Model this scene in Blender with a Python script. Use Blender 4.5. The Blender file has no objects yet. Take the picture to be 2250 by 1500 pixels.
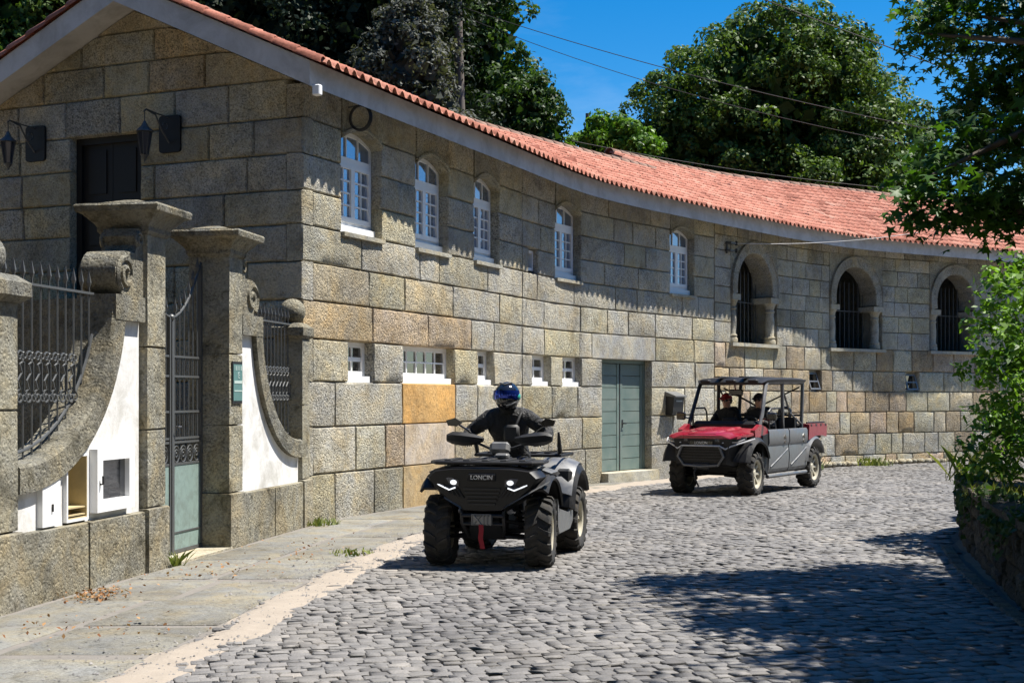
import bpy, bmesh, math, random
import numpy as np
from mathutils import Vector, Matrix, noise
R = math.radians
rng = random.Random(7)
nrg = np.random.default_rng(11)
scene = bpy.context.scene
col = scene.collection

# ------------------------------------------------------------------ camera, sky, sun, exposure
cam_d = bpy.data.cameras.new('camera')
cam_d.sensor_width = 36.0
cam_d.lens = 48.0
cam_d.shift_y = 0.0542
cam_d.clip_end = 2000.0
cam = bpy.data.objects.new('camera', cam_d)
cam.location = (0, 0, 1.6)
cam.rotation_euler = (R(90), 0, 0)
col.objects.link(cam)
scene.camera = cam

SUN_EL, SUN_AZ = R(63), R(11)            # azimuth from +X towards +Y
world = bpy.data.worlds.new('World'); scene.world = world; world.use_nodes = True
wn = world.node_tree
sky = wn.nodes.new('ShaderNodeTexSky'); sky.sky_type = 'NISHITA'; sky.sun_disc = False
sky.sun_elevation = SUN_EL; sky.sun_rotation = R(90) - SUN_AZ
sky.air_density = 1.0; sky.dust_density = 0.25; sky.ozone_density = 4.5; sky.altitude = 300
wn.nodes['Background'].inputs['Strength'].default_value = 0.072
hs = wn.nodes.new('ShaderNodeHueSaturation'); hs.inputs['Saturation'].default_value = 1.45; hs.inputs['Value'].default_value = 1.0
wn.links.new(sky.outputs[0], hs.inputs['Color'])
# thin haze-white cloud veils low over the horizon, all round
_g = wn.nodes.new('ShaderNodeTexCoord'); _mp = wn.nodes.new('ShaderNodeMapping'); _mp.inputs['Scale'].default_value = (1, 1, 3.2)
wn.links.new(_g.outputs['Generated'], _mp.inputs['Vector'])
_cn = wn.nodes.new('ShaderNodeTexNoise'); _cn.inputs['Scale'].default_value = 3.1; _cn.inputs['Detail'].default_value = 7; _cn.inputs['Roughness'].default_value = .6
wn.links.new(_mp.outputs[0], _cn.inputs['Vector'])
_cr = wn.nodes.new('ShaderNodeMapRange'); _cr.inputs[1].default_value = .46; _cr.inputs[2].default_value = .75; _cr.inputs[3].default_value = 0; _cr.inputs[4].default_value = .55
wn.links.new(_cn.outputs['Fac'], _cr.inputs[0])
_sp = wn.nodes.new('ShaderNodeSeparateXYZ'); wn.links.new(_g.outputs['Generated'], _sp.inputs[0])
_el = wn.nodes.new('ShaderNodeMapRange'); _el.inputs[1].default_value = .05; _el.inputs[2].default_value = .30; _el.inputs[3].default_value = 1; _el.inputs[4].default_value = .12
wn.links.new(_sp.outputs[2], _el.inputs[0])
_mu = wn.nodes.new('ShaderNodeMath'); _mu.operation = 'MULTIPLY'; wn.links.new(_cr.outputs[0], _mu.inputs[0]); wn.links.new(_el.outputs[0], _mu.inputs[1])
_mx = wn.nodes.new('ShaderNodeMix'); _mx.data_type = 'RGBA'; wn.links.new(_mu.outputs[0], _mx.inputs[0]); wn.links.new(hs.outputs[0], _mx.inputs[6]); _mx.inputs[7].default_value = (7.5, 8.0, 8.6, 1)
wn.links.new(_mx.outputs[2], wn.nodes['Background'].inputs['Color'])
sun_d = bpy.data.lights.new('sun', 'SUN'); sun_d.energy = 5.0; sun_d.angle = R(0.53); sun_d.color = (1.0, 0.95, 0.87)
sun = bpy.data.objects.new('sun', sun_d)
S = Vector((math.cos(SUN_EL)*math.cos(SUN_AZ), math.cos(SUN_EL)*math.sin(SUN_AZ), math.sin(SUN_EL)))
sun.rotation_euler = (-S).to_track_quat('-Z', 'Y').to_euler(); sun.location = (8, 4, 30)
col.objects.link(sun)
scene.view_settings.view_transform = 'Standard'
scene.view_settings.look = 'None'
scene.view_settings.exposure = 1.06
scene.view_settings.gamma = 1.0
scene.view_settings.use_curve_mapping = False
scene.cycles.max_bounces = 4; scene.cycles.diffuse_bounces = 3; scene.cycles.glossy_bounces = 2; scene.cycles.transmission_bounces = 2
scene.cycles.transparent_max_bounces = 4; scene.cycles.adaptive_threshold = .02

# ------------------------------------------------------------------ materials
MATS = {}
def new_mat(name):
    m = bpy.data.materials.new(name); m.use_nodes = True
    MATS[name] = m
    nt = m.node_tree
    return m, nt, nt.nodes['Principled BSDF']
def N(nt, t, **kw):
    n = nt.nodes.new(t)
    for k, v in kw.items():
        if k in n.inputs: n.inputs[k].default_value = v
        else: setattr(n, k, v)
    return n
def ramp(nt, fac, stops):
    r = nt.nodes.new('ShaderNodeValToRGB')
    e = r.color_ramp.elements
    while len(e) < len(stops): e.new(0.5)
    for i, (p, c) in enumerate(stops):
        e[i].position = p; e[i].color = (c[0], c[1], c[2], 1) if hasattr(c, '__len__') else (c, c, c, 1)
    nt.links.new(fac, r.inputs[0]); return r.outputs[0]
def mix(nt, a, b, fac, mode='MULTIPLY'):
    n = nt.nodes.new('ShaderNodeMix'); n.data_type = 'RGBA'; n.blend_type = mode
    for i, v in ((0, fac), (6, a), (7, b)):
        if hasattr(v, 'is_linked') or hasattr(v, 'links'): nt.links.new(v, n.inputs[i])
        elif hasattr(v, '__len__'): n.inputs[i].default_value = (v[0], v[1], v[2], 1)
        else: n.inputs[i].default_value = v
    return n.outputs[2]
def noise_tex(nt, scale, detail=4, rough=.6, vec=None, dist=0):
    n = N(nt, 'ShaderNodeTexNoise', Scale=scale, Detail=detail, Roughness=rough, Distortion=dist)
    if vec is not None: nt.links.new(vec, n.inputs['Vector'])
    return n.outputs['Fac']
def bump(nt, b, h, strength, dist):
    n = N(nt, 'ShaderNodeBump', Strength=strength, Distance=dist)
    nt.links.new(h, n.inputs['Height']); nt.links.new(n.outputs[0], b.inputs['Normal']); return n
def coords(nt):
    return nt.nodes.new('ShaderNodeTexCoord').outputs['Object']

def granite(name, base=None, rough_bump=1.0, speck=0.35, stain=0.5, stain_scale=1.3, stain_col=(.28, .27, .23), pits=True):
    """speckled rough granite; tint from the object's own colour when base is None"""
    m, nt, b = new_mat(name); v = coords(nt)
    if base is None: c = nt.nodes.new('ShaderNodeObjectInfo').outputs['Color']
    else:
        rgb = nt.nodes.new('ShaderNodeRGB'); rgb.outputs[0].default_value = (*base, 1); c = rgb.outputs[0]
    n1 = noise_tex(nt, 38, 4, .75, v)
    oi = nt.nodes.new('ShaderNodeObjectInfo'); mr = nt.nodes.new('ShaderNodeMapRange'); nt.links.new(oi.outputs['Random'], mr.inputs[0]); mr.inputs[3].default_value = .4; mr.inputs[4].default_value = 1.0
    c = mix(nt, c, ramp(nt, n1, [(.32, 1-speck*1.9), (.5, 1.0), (.68, 1+speck)]), mr.outputs[0])
    n2 = noise_tex(nt, 4.5, 5, .65, v, .4)
    c = mix(nt, c, ramp(nt, n2, [(.25, (.80, .76, .70)), (.5, (1, 1, 1)), (.8, (1.12, 1.06, .94))]), 1.0)
    n3 = noise_tex(nt, stain_scale, 6, .68, v, .6)
    c = mix(nt, c, stain_col, ramp(nt, n3, [(.50, 0.0), (.72, stain)]), 'MULTIPLY')
    n4 = noise_tex(nt, 7.5, 6, .72, v, .8)
    c = mix(nt, c, (.42, .41, .37), ramp(nt, n4, [(.54, 0.0), (.68, stain)]), 'MULTIPLY')
    n6 = noise_tex(nt, 2.1, 5, .65, v, .8)
    c = mix(nt, c, ramp(nt, n6, [(.36, (.92, .96, 1.0)), (.52, (1.02, 1.01, .93)), (.66, (1.14, 1.04, .82))]), 1.0)
    n5 = noise_tex(nt, .75, 5, .6, v, .3)
    c = mix(nt, c, ramp(nt, n5, [(.35, (.80, .79, .78)), (.6, (1.08, 1.07, 1.04))]), 1.0)
    nt.links.new(c, b.inputs['Base Color'])
    b.inputs['Roughness'].default_value = .92
    b.inputs['Specular IOR Level'].default_value = .25
    h1 = noise_tex(nt, 17, 6, .75, v, .2)
    if pits:
        vo = N(nt, 'ShaderNodeTexVoronoi', Scale=26.0); nt.links.new(v, vo.inputs['Vector'])
        hh = mix(nt, h1, ramp(nt, vo.outputs['Distance'], [(.0, 0.0), (.45, 1.0)]), .55, 'MULTIPLY')
    else: hh = h1
    bump(nt, b, hh, 1.0*rough_bump, .045)
    return m
def plain(name, colr, rough=.5, metal=0.0, spec=.5, var=0.0, vscale=6, bumpy=0.0, bscale=80, coat=0.0, dirt=None, dirt_amt=.6, dscale=5):
    m, nt, b = new_mat(name)
    b.inputs['Base Color'].default_value = (*colr, 1)
    b.inputs['Roughness'].default_value = rough; b.inputs['Metallic'].default_value = metal
    b.inputs['Specular IOR Level'].default_value = spec; b.inputs['Coat Weight'].default_value = coat
    v = coords(nt)
    c = None
    if var or dirt:
        n = noise_tex(nt, vscale, 5, .65, v, .3)
        c = mix(nt, colr, ramp(nt, n, [(.25, 1-var), (.75, 1+var)]), 1.0)
    if dirt:
        n = noise_tex(nt, dscale, 6, .7, v, .5)
        f = ramp(nt, n, [(.42, 0.0), (.68, dirt_amt)])
        c = mix(nt, c, dirt, f, 'MIX')
        rr = nt.nodes.new('ShaderNodeMapRange'); nt.links.new(n, rr.inputs[0])
        rr.inputs[1].default_value = .4; rr.inputs[2].default_value = .7; rr.inputs[3].default_value = rough; rr.inputs[4].default_value = min(1, rough+.35)
        nt.links.new(rr.outputs[0], b.inputs['Roughness'])
    if c is not None: nt.links.new(c, b.inputs['Base Color'])
    if bumpy: bump(nt, b, noise_tex(nt, bscale, 4, .65, v), bumpy, .01)
    return m
def leafy(name, c0, c1, gloss=.45, trans=.35, spec=.22):
    m, nt, b = new_mat(name)
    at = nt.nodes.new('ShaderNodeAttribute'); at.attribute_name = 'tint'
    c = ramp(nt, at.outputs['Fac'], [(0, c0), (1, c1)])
    nt.links.new(c, b.inputs['Base Color'])
    b.inputs['Roughness'].default_value = gloss+.12; b.inputs['Specular IOR Level'].default_value = spec
    tr = nt.nodes.new('ShaderNodeBsdfTranslucent')
    nt.links.new(mix(nt, c, (1.35, 1.45, .55), 1.0), tr.inputs['Color'])
    ms = nt.nodes.new('ShaderNodeMixShader'); ms.inputs[0].default_value = trans
    nt.links.new(b.outputs[0], ms.inputs[1]); nt.links.new(tr.outputs[0], ms.inputs[2])
    nt.links.new(ms.outputs[0], nt.nodes['Material Output'].inputs['Surface'])
    return m

granite('granite_block', None, 1.15, .48, .55)
granite('granite_smooth', None, .5, .2, .5, pits=False)
granite('granite_weathered', (.235, .225, .195), .95, .42, .8, 2.2, (.22, .215, .18))
granite('granite_pale', (.42, .395, .345), .6, .28, .55, 2.5)
granite('plinth_granite', None, .75, .36, 1.0, 1.6, (.26, .25, .22))
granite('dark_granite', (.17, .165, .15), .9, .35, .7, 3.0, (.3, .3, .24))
granite('mortar', (.26, .245, .21), .8, .2, .4)
plain('white_paint', (.80, .80, .79), .5, var=.04)
plain('eave_paint', (.56, .55, .545), .75, var=.07, vscale=2.5, dirt=(.30, .285, .26), dirt_amt=.6, dscale=2.2)
plain('wall_render', (.70, .695, .68), .85, var=.05, vscale=2, bumpy=.3, bscale=25, dirt=(.36, .345, .30), dirt_amt=.75, dscale=2.6)
plain('black_iron', (.085, .088, .088), .5, .2, bumpy=.1)
plain('green_door', (.115, .165, .145), .55, var=.08, vscale=3, dirt=(.20, .22, .20), dirt_amt=.4, dscale=3)
plain('green_steel', (.20, .275, .25), .6, var=.10, vscale=5, dirt=(.10, .125, .11), dirt_amt=.7, dscale=7)
plain('dark_wood', (.010, .009, .008), .6, var=.2)
plain('void_dark', (.012, .012, .012), .9)
plain('beige_box', (.46, .37, .20), .7, var=.15)
plain('sand_dust', (.30, .257, .21), .95, var=.10, vscale=8, bumpy=.5, bscale=55, dirt=(.25, .215, .175), dirt_amt=.6, dscale=3)
plain('pavement_dust', (.175, .16, .142), .95, var=.15, vscale=6, bumpy=.5, bscale=50)
plain('soil', (.09, .07, .05), .95, var=.3, vscale=9, bumpy=.8, bscale=30)
plain('earth', (.16, .13, .09), .95, var=.25, vscale=2, bumpy=.6, bscale=12)
plain('joint_sand', (.10, .09, .078), .95, var=.25, vscale=5, bumpy=.5, bscale=60)
plain('pole_wood', (.13, .11, .09), .85, var=.3, vscale=6)
plain('bark', (.10, .08, .06), .9, var=.35, vscale=10, bumpy=.8, bscale=22)
plain('wire_black', (.02, .02, .02), .6)
plain('teal_sign', (.09, .19, .18), .45, var=.15, vscale=9)
plain('sign_pale', (.42, .52, .48), .6)
plain('rubber', (.018, .018, .018), .85, var=.2, bumpy=.3, bscale=60, dirt=(.11, .095, .075), dirt_amt=.5, dscale=9)
plain('black_plastic', (.011, .011, .012), .45, spec=.35, bumpy=.1, bscale=220, dirt=(.035, .033, .03), dirt_amt=.35, dscale=6)
plain('cowl_black', (.009, .009, .010), .38, spec=.35, bumpy=.05, bscale=200)
plain('gloss_black', (.008, .008, .009), .16, spec=.6, coat=.5)
plain('grey_panel', (.135, .138, .142), .36, .25, dirt=(.19, .175, .15), dirt_amt=.35, dscale=5)
plain('silver_panel', (.155, .158, .162), .34, .4, dirt=(.22, .205, .175), dirt_amt=.3, dscale=5)
plain('steel', (.20, .20, .205), .4, .7)
plain('dusty_rim', (.42, .395, .32), .65, .2, dirt=(.50, .45, .33), dirt_amt=.7, dscale=14)
plain('alloy_dark', (.10, .10, .10), .4, .5, dirt=(.20, .18, .14), dirt_amt=.6, dscale=16)
plain('dark_metal', (.035, .035, .037), .45, .6)
plain('red_paint', (.27, .007, .024), .25, spec=.5, coat=.6, dirt=(.24, .05, .05), dirt_amt=.35, dscale=4)
plain('red_strap', (.26, .012, .02), .8)
plain('lamp_glass', (.75, .77, .80), .12, .3)
plain('headlight_dark', (.05, .055, .07), .1, .2, spec=.8)
plain('seat_vinyl', (.02, .02, .021), .6)
plain('cloth_black', (.014, .014, .015), .70, var=.25, vscale=14)
bump(MATS['cloth_black'].node_tree, MATS['cloth_black'].node_tree.nodes['Principled BSDF'], noise_tex(MATS['cloth_black'].node_tree, 11, 4, .6, coords(MATS['cloth_black'].node_tree), 1.2), 1.0, .06)
plain('denim', (.02, .035, .085), .85, var=.2)
plain('skin', (.46, .28, .20), .55)
plain('helmet_black', (.012, .012, .014), .12, spec=.6, coat=.8)
plain('visor_blue', (.015, .045, .36), .06, .75, coat=.5)
plain('helmet_teal', (.03, .30, .24), .3)
plain('cap_red', (.30, .015, .02), .7)
plain('white_cloth', (.62, .61, .60), .85)
plain('lettering', (.62, .62, .62), .4, .3)
plain('lichen_green', (.17, .20, .05), .95, var=.3, vscale=20)
def lit(name, colr, e):
    m, nt, b = new_mat(name); b.inputs['Base Color'].default_value = (*colr, 1)
    b.inputs['Emission Color'].default_value = (*colr, 1); b.inputs['Emission Strength'].default_value = e
lit('lamp_on', (.85, .87, .9), .55)
def glass_dark(name, tint):
    m, nt, b = new_mat(name)
    b.inputs['Base Color'].default_value = (*tint, 1); b.inputs['Roughness'].default_value = .03
    b.inputs['Specular IOR Level'].default_value = 1.0; b.inputs['IOR'].default_value = 1.9
    n = noise_tex(nt, 1.6, 2, .5, coords(nt)); bump(nt, b, n, .05, .02)
glass_dark('window_glass', (.012, .014, .018))
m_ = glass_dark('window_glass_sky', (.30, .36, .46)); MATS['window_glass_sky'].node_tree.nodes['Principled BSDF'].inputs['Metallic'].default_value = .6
leafy('leaf_dome', (.022, .052, .012), (.115, .185, .035), .42, .28)
leafy('leaf_dark', (.010, .020, .010), (.040, .062, .030), .5, .18)
leafy('leaf_grey', (.040, .048, .040), (.135, .140, .120), .6, .2)
leafy('leaf_mid', (.020, .050, .012), (.075, .135, .030), .42, .28)
leafy('leaf_maple', (.022, .060, .008), (.075, .165, .020), .38, .36)
leafy('leaf_laurel', (.035, .095, .012), (.19, .34, .045), .36, .34)
leafy('leaf_weed', (.06, .10, .02), (.24, .25, .08), .6, .25)
leafy('leaf_dry', (.16, .065, .03), (.42, .25, .12), .8, .1)
def tile_mat():
    m, nt, b = new_mat('terracotta'); v = coords(nt)
    at = nt.nodes.new('ShaderNodeAttribute'); at.attribute_name = 'tint'
    c = ramp(nt, at.outputs['Fac'], [(0, (.27, .095, .062)), (.4, (.41, .155, .105)), (.75, (.50, .225, .16)), (1, (.55, .33, .25))])
    n = noise_tex(nt, 2.2, 6, .7, v, .4)
    c = mix(nt, c, ramp(nt, n, [(.28, (.55, .50, .46)), (.5, (1, 1, 1)), (.8, (1.08, 1.06, 1.0))]), 1.0)
    n2 = noise_tex(nt, 26, 4, .7, v)
    c = mix(nt, c, ramp(nt, n2, [(.3, .62), (.6, 1.08)]), .9)
    nt.links.new(c, b.inputs['Base Color']); b.inputs['Roughness'].default_value = .85
    b.inputs['Specular IOR Level'].default_value = .25
    bump(nt, b, n2, .3, .01)
tile_mat()
plain('ridge_clay', (.27, .165, .12), .9, var=.35, vscale=5, bumpy=.3)
def cobble_mat():
    m, nt, b = new_mat('sett_granite'); v = coords(nt)
    at = nt.nodes.new('ShaderNodeAttribute'); at.attribute_name = 'tint'
    c = ramp(nt, at.outputs['Fac'], [(0, (.105, .10, .096)), (.35, (.154, .148, .142)), (.75, (.196, .187, .178)), (1, (.245, .23, .213))])
    n = noise_tex(nt, .55, 5, .65, v, .4)
    c = mix(nt, c, ramp(nt, n, [(.3, (.80, .80, .82)), (.5, (1, 1, 1)), (.75, (1.16, 1.10, 1.02))]), 1.0)
    n2 = noise_tex(nt, 75, 4, .7, v)
    c = mix(nt, c, ramp(nt, n2, [(.3, .68), (.5, 1.0), (.75, 1.25)]), 1.0)
    nt.links.new(c, b.inputs['Base Color']); b.inputs['Roughness'].default_value = .68
    b.inputs['Specular IOR Level'].default_value = .45
    bump(nt, b, noise_tex(nt, 42, 5, .7, v), .55, .012)
cobble_mat()

# ------------------------------------------------------------------ mesh helpers
class MB:
    def __init__(s): s.v = []; s.f = []; s.m = []; s.mi = 0
    def add(s, vs, fs):
        o = len(s.v); s.v += [tuple(p) for p in vs]
        for f in fs: s.f.append(tuple(i+o for i in f)); s.m.append(s.mi)
    def mapbox(s, mp, a0, a1, b0, b1, c0, c1):
        P = [mp(a, b, c) for c in (c0, c1) for b in (b0, b1) for a in (a0, a1)]
        s.add(P, [(0, 2, 3, 1), (4, 5, 7, 6), (0, 1, 5, 4), (2, 6, 7, 3), (0, 4, 6, 2), (1, 3, 7, 5)])
    def cbox(s, c, d, ch=.01, M=None):
        """chamfered box centre c, size d"""
        hx, hy, hz = d[0]/2, d[1]/2, d[2]/2; ch = min(ch, hx*.9, hy*.9, hz*.9)
        P = []; idx = {}
        for sx in (-1, 1):
            for sy in (-1, 1):
                for sz in (-1, 1):
                    for ax in range(3):
                        p = [sx*(hx-(ch if ax != 0 else 0)), sy*(hy-(ch if ax != 1 else 0)), sz*(hz-(ch if ax != 2 else 0))]
                        idx[(sx, sy, sz, ax)] = len(P); P.append(p)
        F = []
        for ax in range(3):
            o = [i for i in range(3) if i != ax]
            for sg in (-1, 1):
                q = []
                for a, b_ in ((-1, -1), (1, -1), (1, 1), (-1, 1)):
                    k = [0, 0, 0]; k[ax] = sg; k[o[0]] = a; k[o[1]] = b_; q.append(idx[(*k, ax)])
                F.append(q)
        for ax in range(3):
            o = [i for i in range(3) if i != ax]
            for a in (-1, 1):
                for b_ in (-1, 1):
                    k0 = [0, 0, 0]; k0[o[0]] = a; k0[o[1]] = b_; k1 = list(k0); k0[ax] = -1; k1[ax] = 1
                    F.append([idx[(*k0, o[0])], idx[(*k1, o[0])], idx[(*k1, o[1])], idx[(*k0, o[1])]])
        for sx in (-1, 1):
            for sy in (-1, 1):
                for sz in (-1, 1): F.append([idx[(sx, sy, sz, a)] for a in range(3)])
        P = [Vector((p[0], p[1], p[2])) for p in P]
        if M is not None: P = [M @ p for p in P]
        P = [p + Vector(c) for p in P]
        s.add(P, F)
    def tube(s, pts, r, n=8, closed=False, caps=True):
        pts = [Vector(p) for p in pts]; k = len(pts)
        rs = r if hasattr(r, '__len__') else [r]*k
        rings = []; up = None
        for i in range(k):
            a = pts[(i-1) % k] if (closed or i > 0) else pts[i]; b_ = pts[(i+1) % k] if (closed or i < k-1) else pts[i]
            t = (b_-a).normalized()
            if up is None:
                up = t.orthogonal().normalized()
            up = (up - t*up.dot(t))
            up = up.normalized() if up.length > 1e-6 else t.orthogonal().normalized()
            w = t.cross(up)
            rings.append([pts[i] + (up*math.cos(2*math.pi*j/n) + w*math.sin(2*math.pi*j/n))*rs[i] for j in range(n)])
        s.loft(rings, closed, caps)
    def loft(s, rings, wrap=False, caps=True):
        n = len(rings[0]); V = [p for r_ in rings for p in r_]; F = []
        k = len(rings)
        for i in range(k if wrap else k-1):
            for j in range(n):
                a = i*n+j; b_ = i*n+(j+1) % n; c = ((i+1) % k)*n+(j+1) % n; d = ((i+1) % k)*n+j
                F.append((a, b_, c, d))
        if caps and not wrap:
            F.append(tuple(range(n))[::-1]); F.append(tuple((k-1)*n+j for j in range(n)))
        s.add(V, F)
    def lathe(s, prof, n=24, M=None, caps=True):
        rings = []
        for (r_, z) in prof:
            ring = [Vector((r_*math.cos(2*math.pi*j/n), r_*math.sin(2*math.pi*j/n), z)) for j in range(n)]
            rings.append([M @ p for p in ring] if M is not None else ring)
        s.loft(rings, False, caps)
    def prism(s, poly, mp, c0, c1):
        """2D polygon extruded between c0 and c1 through map mp(a,b,c)"""
        n = len(poly)
        P = [mp(a, b, c0) for a, b in poly] + [mp(a, b, c1) for a, b in poly]
        s.add(P, [tuple(range(n))[::-1], tuple(range(n, 2*n))] + [(i, (i+1) % n, n+(i+1) % n, n+i) for i in range(n)])
    def sphere(s, c, r, n=16, sc=(1, 1, 1), M=None):
        prof = [(r*math.sin(math.pi*i/(n//2)) if 0 < i < n//2 else r*.02, -r*math.cos(math.pi*i/(n//2))) for i in range(n//2+1)]
        T = Matrix.Translation(c) @ (M if M is not None else Matrix()) @ Matrix.Diagonal((*sc, 1))
        s.lathe(prof, n, T)
    def build(s, name, mats, parent=None, smooth=None, inv=None, fix=True):
        me = bpy.data.meshes.new(name)
        me.from_pydata(s.v, [], s.f)
        for m in (mats if isinstance(mats, (list, tuple)) else [mats]): me.materials.append(MATS[m])
        if max(s.m, default=0) > 0: me.polygons.foreach_set('material_index', s.m)
        if fix:
            bm = bmesh.new(); bm.from_mesh(me)
            bmesh.ops.recalc_face_normals(bm, faces=bm.faces); bm.to_mesh(me); bm.free()
        if smooth is not None:
            me.polygons.foreach_set('use_smooth', [True]*len(me.polygons))
            if smooth < 179: me.set_sharp_from_angle(angle=R(smooth))
        me.update()
        return link(name, me, parent)
def link(name, me, parent=None):
    o = bpy.data.objects.new(name, me); col.objects.link(o)
    if parent is not None: attach(o, parent)
    return o
WORLD_BUILT = {}
def attach(o, parent):
    o.parent = parent
    if parent.name in WORLD_BUILT: o.matrix_parent_inverse = WORLD_BUILT[parent.name]
def tag(o, label=None, cat=None, group=None, kind=None):
    if label: o['label'] = label
    if cat: o['category'] = cat
    if group: o['group'] = group
    if kind: o['kind'] = kind
    return o
def thing(name, label, cat, loc=(0, 0, 0), rotz=0, group=None, world_built=True):
    """Empty at the thing's base; parts of a world-built thing are modelled in world coordinates"""
    o = bpy.data.objects.new(name, None); o.empty_display_size = .2
    o.location = loc; o.rotation_euler = (0, 0, rotz); col.objects.link(o)
    if world_built:
        WORLD_BUILT[o.name] = (Matrix.Translation(loc) @ Matrix.Rotation(rotz, 4, 'Z')).inverted()
    return tag(o, label, cat, group)
def fast_mesh(name, V, F, mat, parent=None, tint=None, smooth=False):
    V = np.asarray(V, dtype=np.float32); F = np.asarray(F, dtype=np.int32); k = F.shape[1]
    me = bpy.data.meshes.new(name)
    me.vertices.add(len(V)); me.vertices.foreach_set('co', V.ravel())
    me.loops.add(F.size); me.loops.foreach_set('vertex_index', F.ravel())
    me.polygons.add(len(F)); me.polygons.foreach_set('loop_start', np.arange(0, F.size, k, dtype=np.int32))
    me.polygons.foreach_set('loop_total', np.full(len(F), k, dtype=np.int32))
    if smooth: me.polygons.foreach_set('use_smooth', np.ones(len(F), dtype=bool))
    me.update(calc_edges=True)
    if tint is not None:
        a = me.attributes.new('tint', 'FLOAT', 'POINT'); a.data.foreach_set('value', np.asarray(tint, dtype=np.float32))
    me.materials.append(MATS[mat])
    if name is None: return me
    return link(name, me, parent)
def text_mesh(name, txt, size, mat, parent, M, extrude=.002):
    cu = bpy.data.curves.new(name, 'FONT'); cu.body = txt; cu.size = size; cu.extrude = extrude
    cu.align_x = 'CENTER'; cu.align_y = 'CENTER'
    t = bpy.data.objects.new(name + '_curve', cu)
    me = bpy.data.meshes.new_from_object(t)
    bpy.data.objects.remove(t); bpy.data.curves.remove(cu)
    me.name = name; me.materials.clear(); me.materials.append(MATS[mat]); me.transform(M)
    return link(name, me, parent)
def tilt(p, q, sc=1):
    return noise.noise(Vector((p, q, 3.7))*sc)
# ------------------------------------------------------------------ plan of the curved street front (metres)
_P = np.array([(-4.65, 12.72), (-2.65, 17.3), (-.65, 21.88), (.79, 25.2), (1.95, 27.1), (3.25, 28.85), (4.6, 30.6), (6.55, 33.0), (8.75, 35.2), (12.4, 37.6), (17, 40.62), (22, 43.9)])
def _spline(P, n=200):
    out = []
    for i in range(1, len(P)-2):
        p0, p1, p2, p3 = P[i-1:i+3]
        for t in np.linspace(0, 1, n, endpoint=False):
            out.append(.5*((2*p1)+(-p0+p2)*t+(2*p0-5*p1+4*p2-p3)*t*t+(-p0+3*p1-3*p2+p3)*t**3))
    return np.array(out)
_C = _spline(_P)
_S = np.r_[0, np.cumsum(np.linalg.norm(np.diff(_C, axis=0), axis=1))]
_T = np.gradient(_C, axis=0)
_k = np.ones(161)/161; _Tp = np.pad(_T, ((80, 80), (0, 0)), 'edge')
_T = np.stack([np.convolve(_Tp[:, i], _k, 'valid') for i in (0, 1)], 1)
_T[:200] = (.4, .9165)
_T /= np.linalg.norm(_T, axis=1)[:, None]
def front(s):
    """point and tangent of the street front at arc length s"""
    sc = min(max(s, 0), _S[-1])
    x = np.interp(sc, _S, _C[:, 0]); y = np.interp(sc, _S, _C[:, 1])
    tx = np.interp(sc, _S, _T[:, 0]); ty = np.interp(sc, _S, _T[:, 1]); l = math.hypot(tx, ty)
    tx, ty = tx/l, ty/l
    return x+tx*(s-sc), y+ty*(s-sc), tx, ty
def fm(s, z, o=0):
    x, y, tx, ty = front(s)
    return (x+ty*o, y-tx*o, z)
GD, GN = Vector((-.9165, .40)), Vector((-.40, -.9165))       # gable direction, normal
def gm(u, z, o=0): return (-2.65+GD.x*u+GN.x*o, 17.3+GD.y*u+GN.y*o, z)
WD, WN = Vector((.1752, .9845)), Vector((.9845, -.1752))     # boundary wall direction, normal (street side)
def wm(q, z, o=0): return (-3.82+WD.x*q+WN.x*o, 10.2+WD.y*q+WN.y*o, z)
def sstep(a, b, x):
    t = min(max((x-a)/(b-a), 0), 1); return t*t*(3-2*t)
def gz(x, y): return -.16*sstep(21, 33, y)
def gz_np(y):
    t = np.clip((y-21)/12, 0, 1); return -.16*t*t*(3-2*t)

# ------------------------------------------------------------------ ground
def sheet(name, x0, x1, y0, y1, nx, ny, mat, dz):
    xs = np.linspace(x0, x1, nx); ys = np.linspace(y0, y1, ny)
    X, Y = np.meshgrid(xs, ys); Z = gz_np(Y)+dz
    V = np.stack([X.ravel(), Y.ravel(), Z.ravel()], 1)
    F = [(j*nx+i, j*nx+i+1, (j+1)*nx+i+1, (j+1)*nx+i) for j in range(ny-1) for i in range(nx-1)]
    return fast_mesh(name, V, F, mat)
tag(sheet('ground', -400, 400, -60, 740, 3, 161, 'earth', -.13), kind='structure')

_LB = [(5.5, -2.05), (7.64, -1.98), (9.1, -1.72), (12.4, -1.36), (15.6, -.92), (19, .10), (22.5, 1.40), (25.0, 2.35), (27.5, 3.6), (30, 4.9), (33, 7.2), (35.2, 9.4), (37.6, 13.0), (40, 17)]
_RB = [(5.5, 3.0), (8.8, 3.50), (11, 3.86), (13, 4.25), (15, 4.75), (16.5, 5.3), (18.2, 6.9), (19.5, 8.6), (22, 13), (25, 19), (28, 24), (38, 30)]
def left_edge(y): return np.interp(y, [a for a, _ in _LB], [b for _, b in _LB])
def right_edge(y): return np.interp(y, [a for a, _ in _RB], [b for _, b in _RB])
road = sheet('road', -3.2, 30, 4.0, 42, 40, 90, 'joint_sand', -.013)
tag(road, kind='structure')

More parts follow.
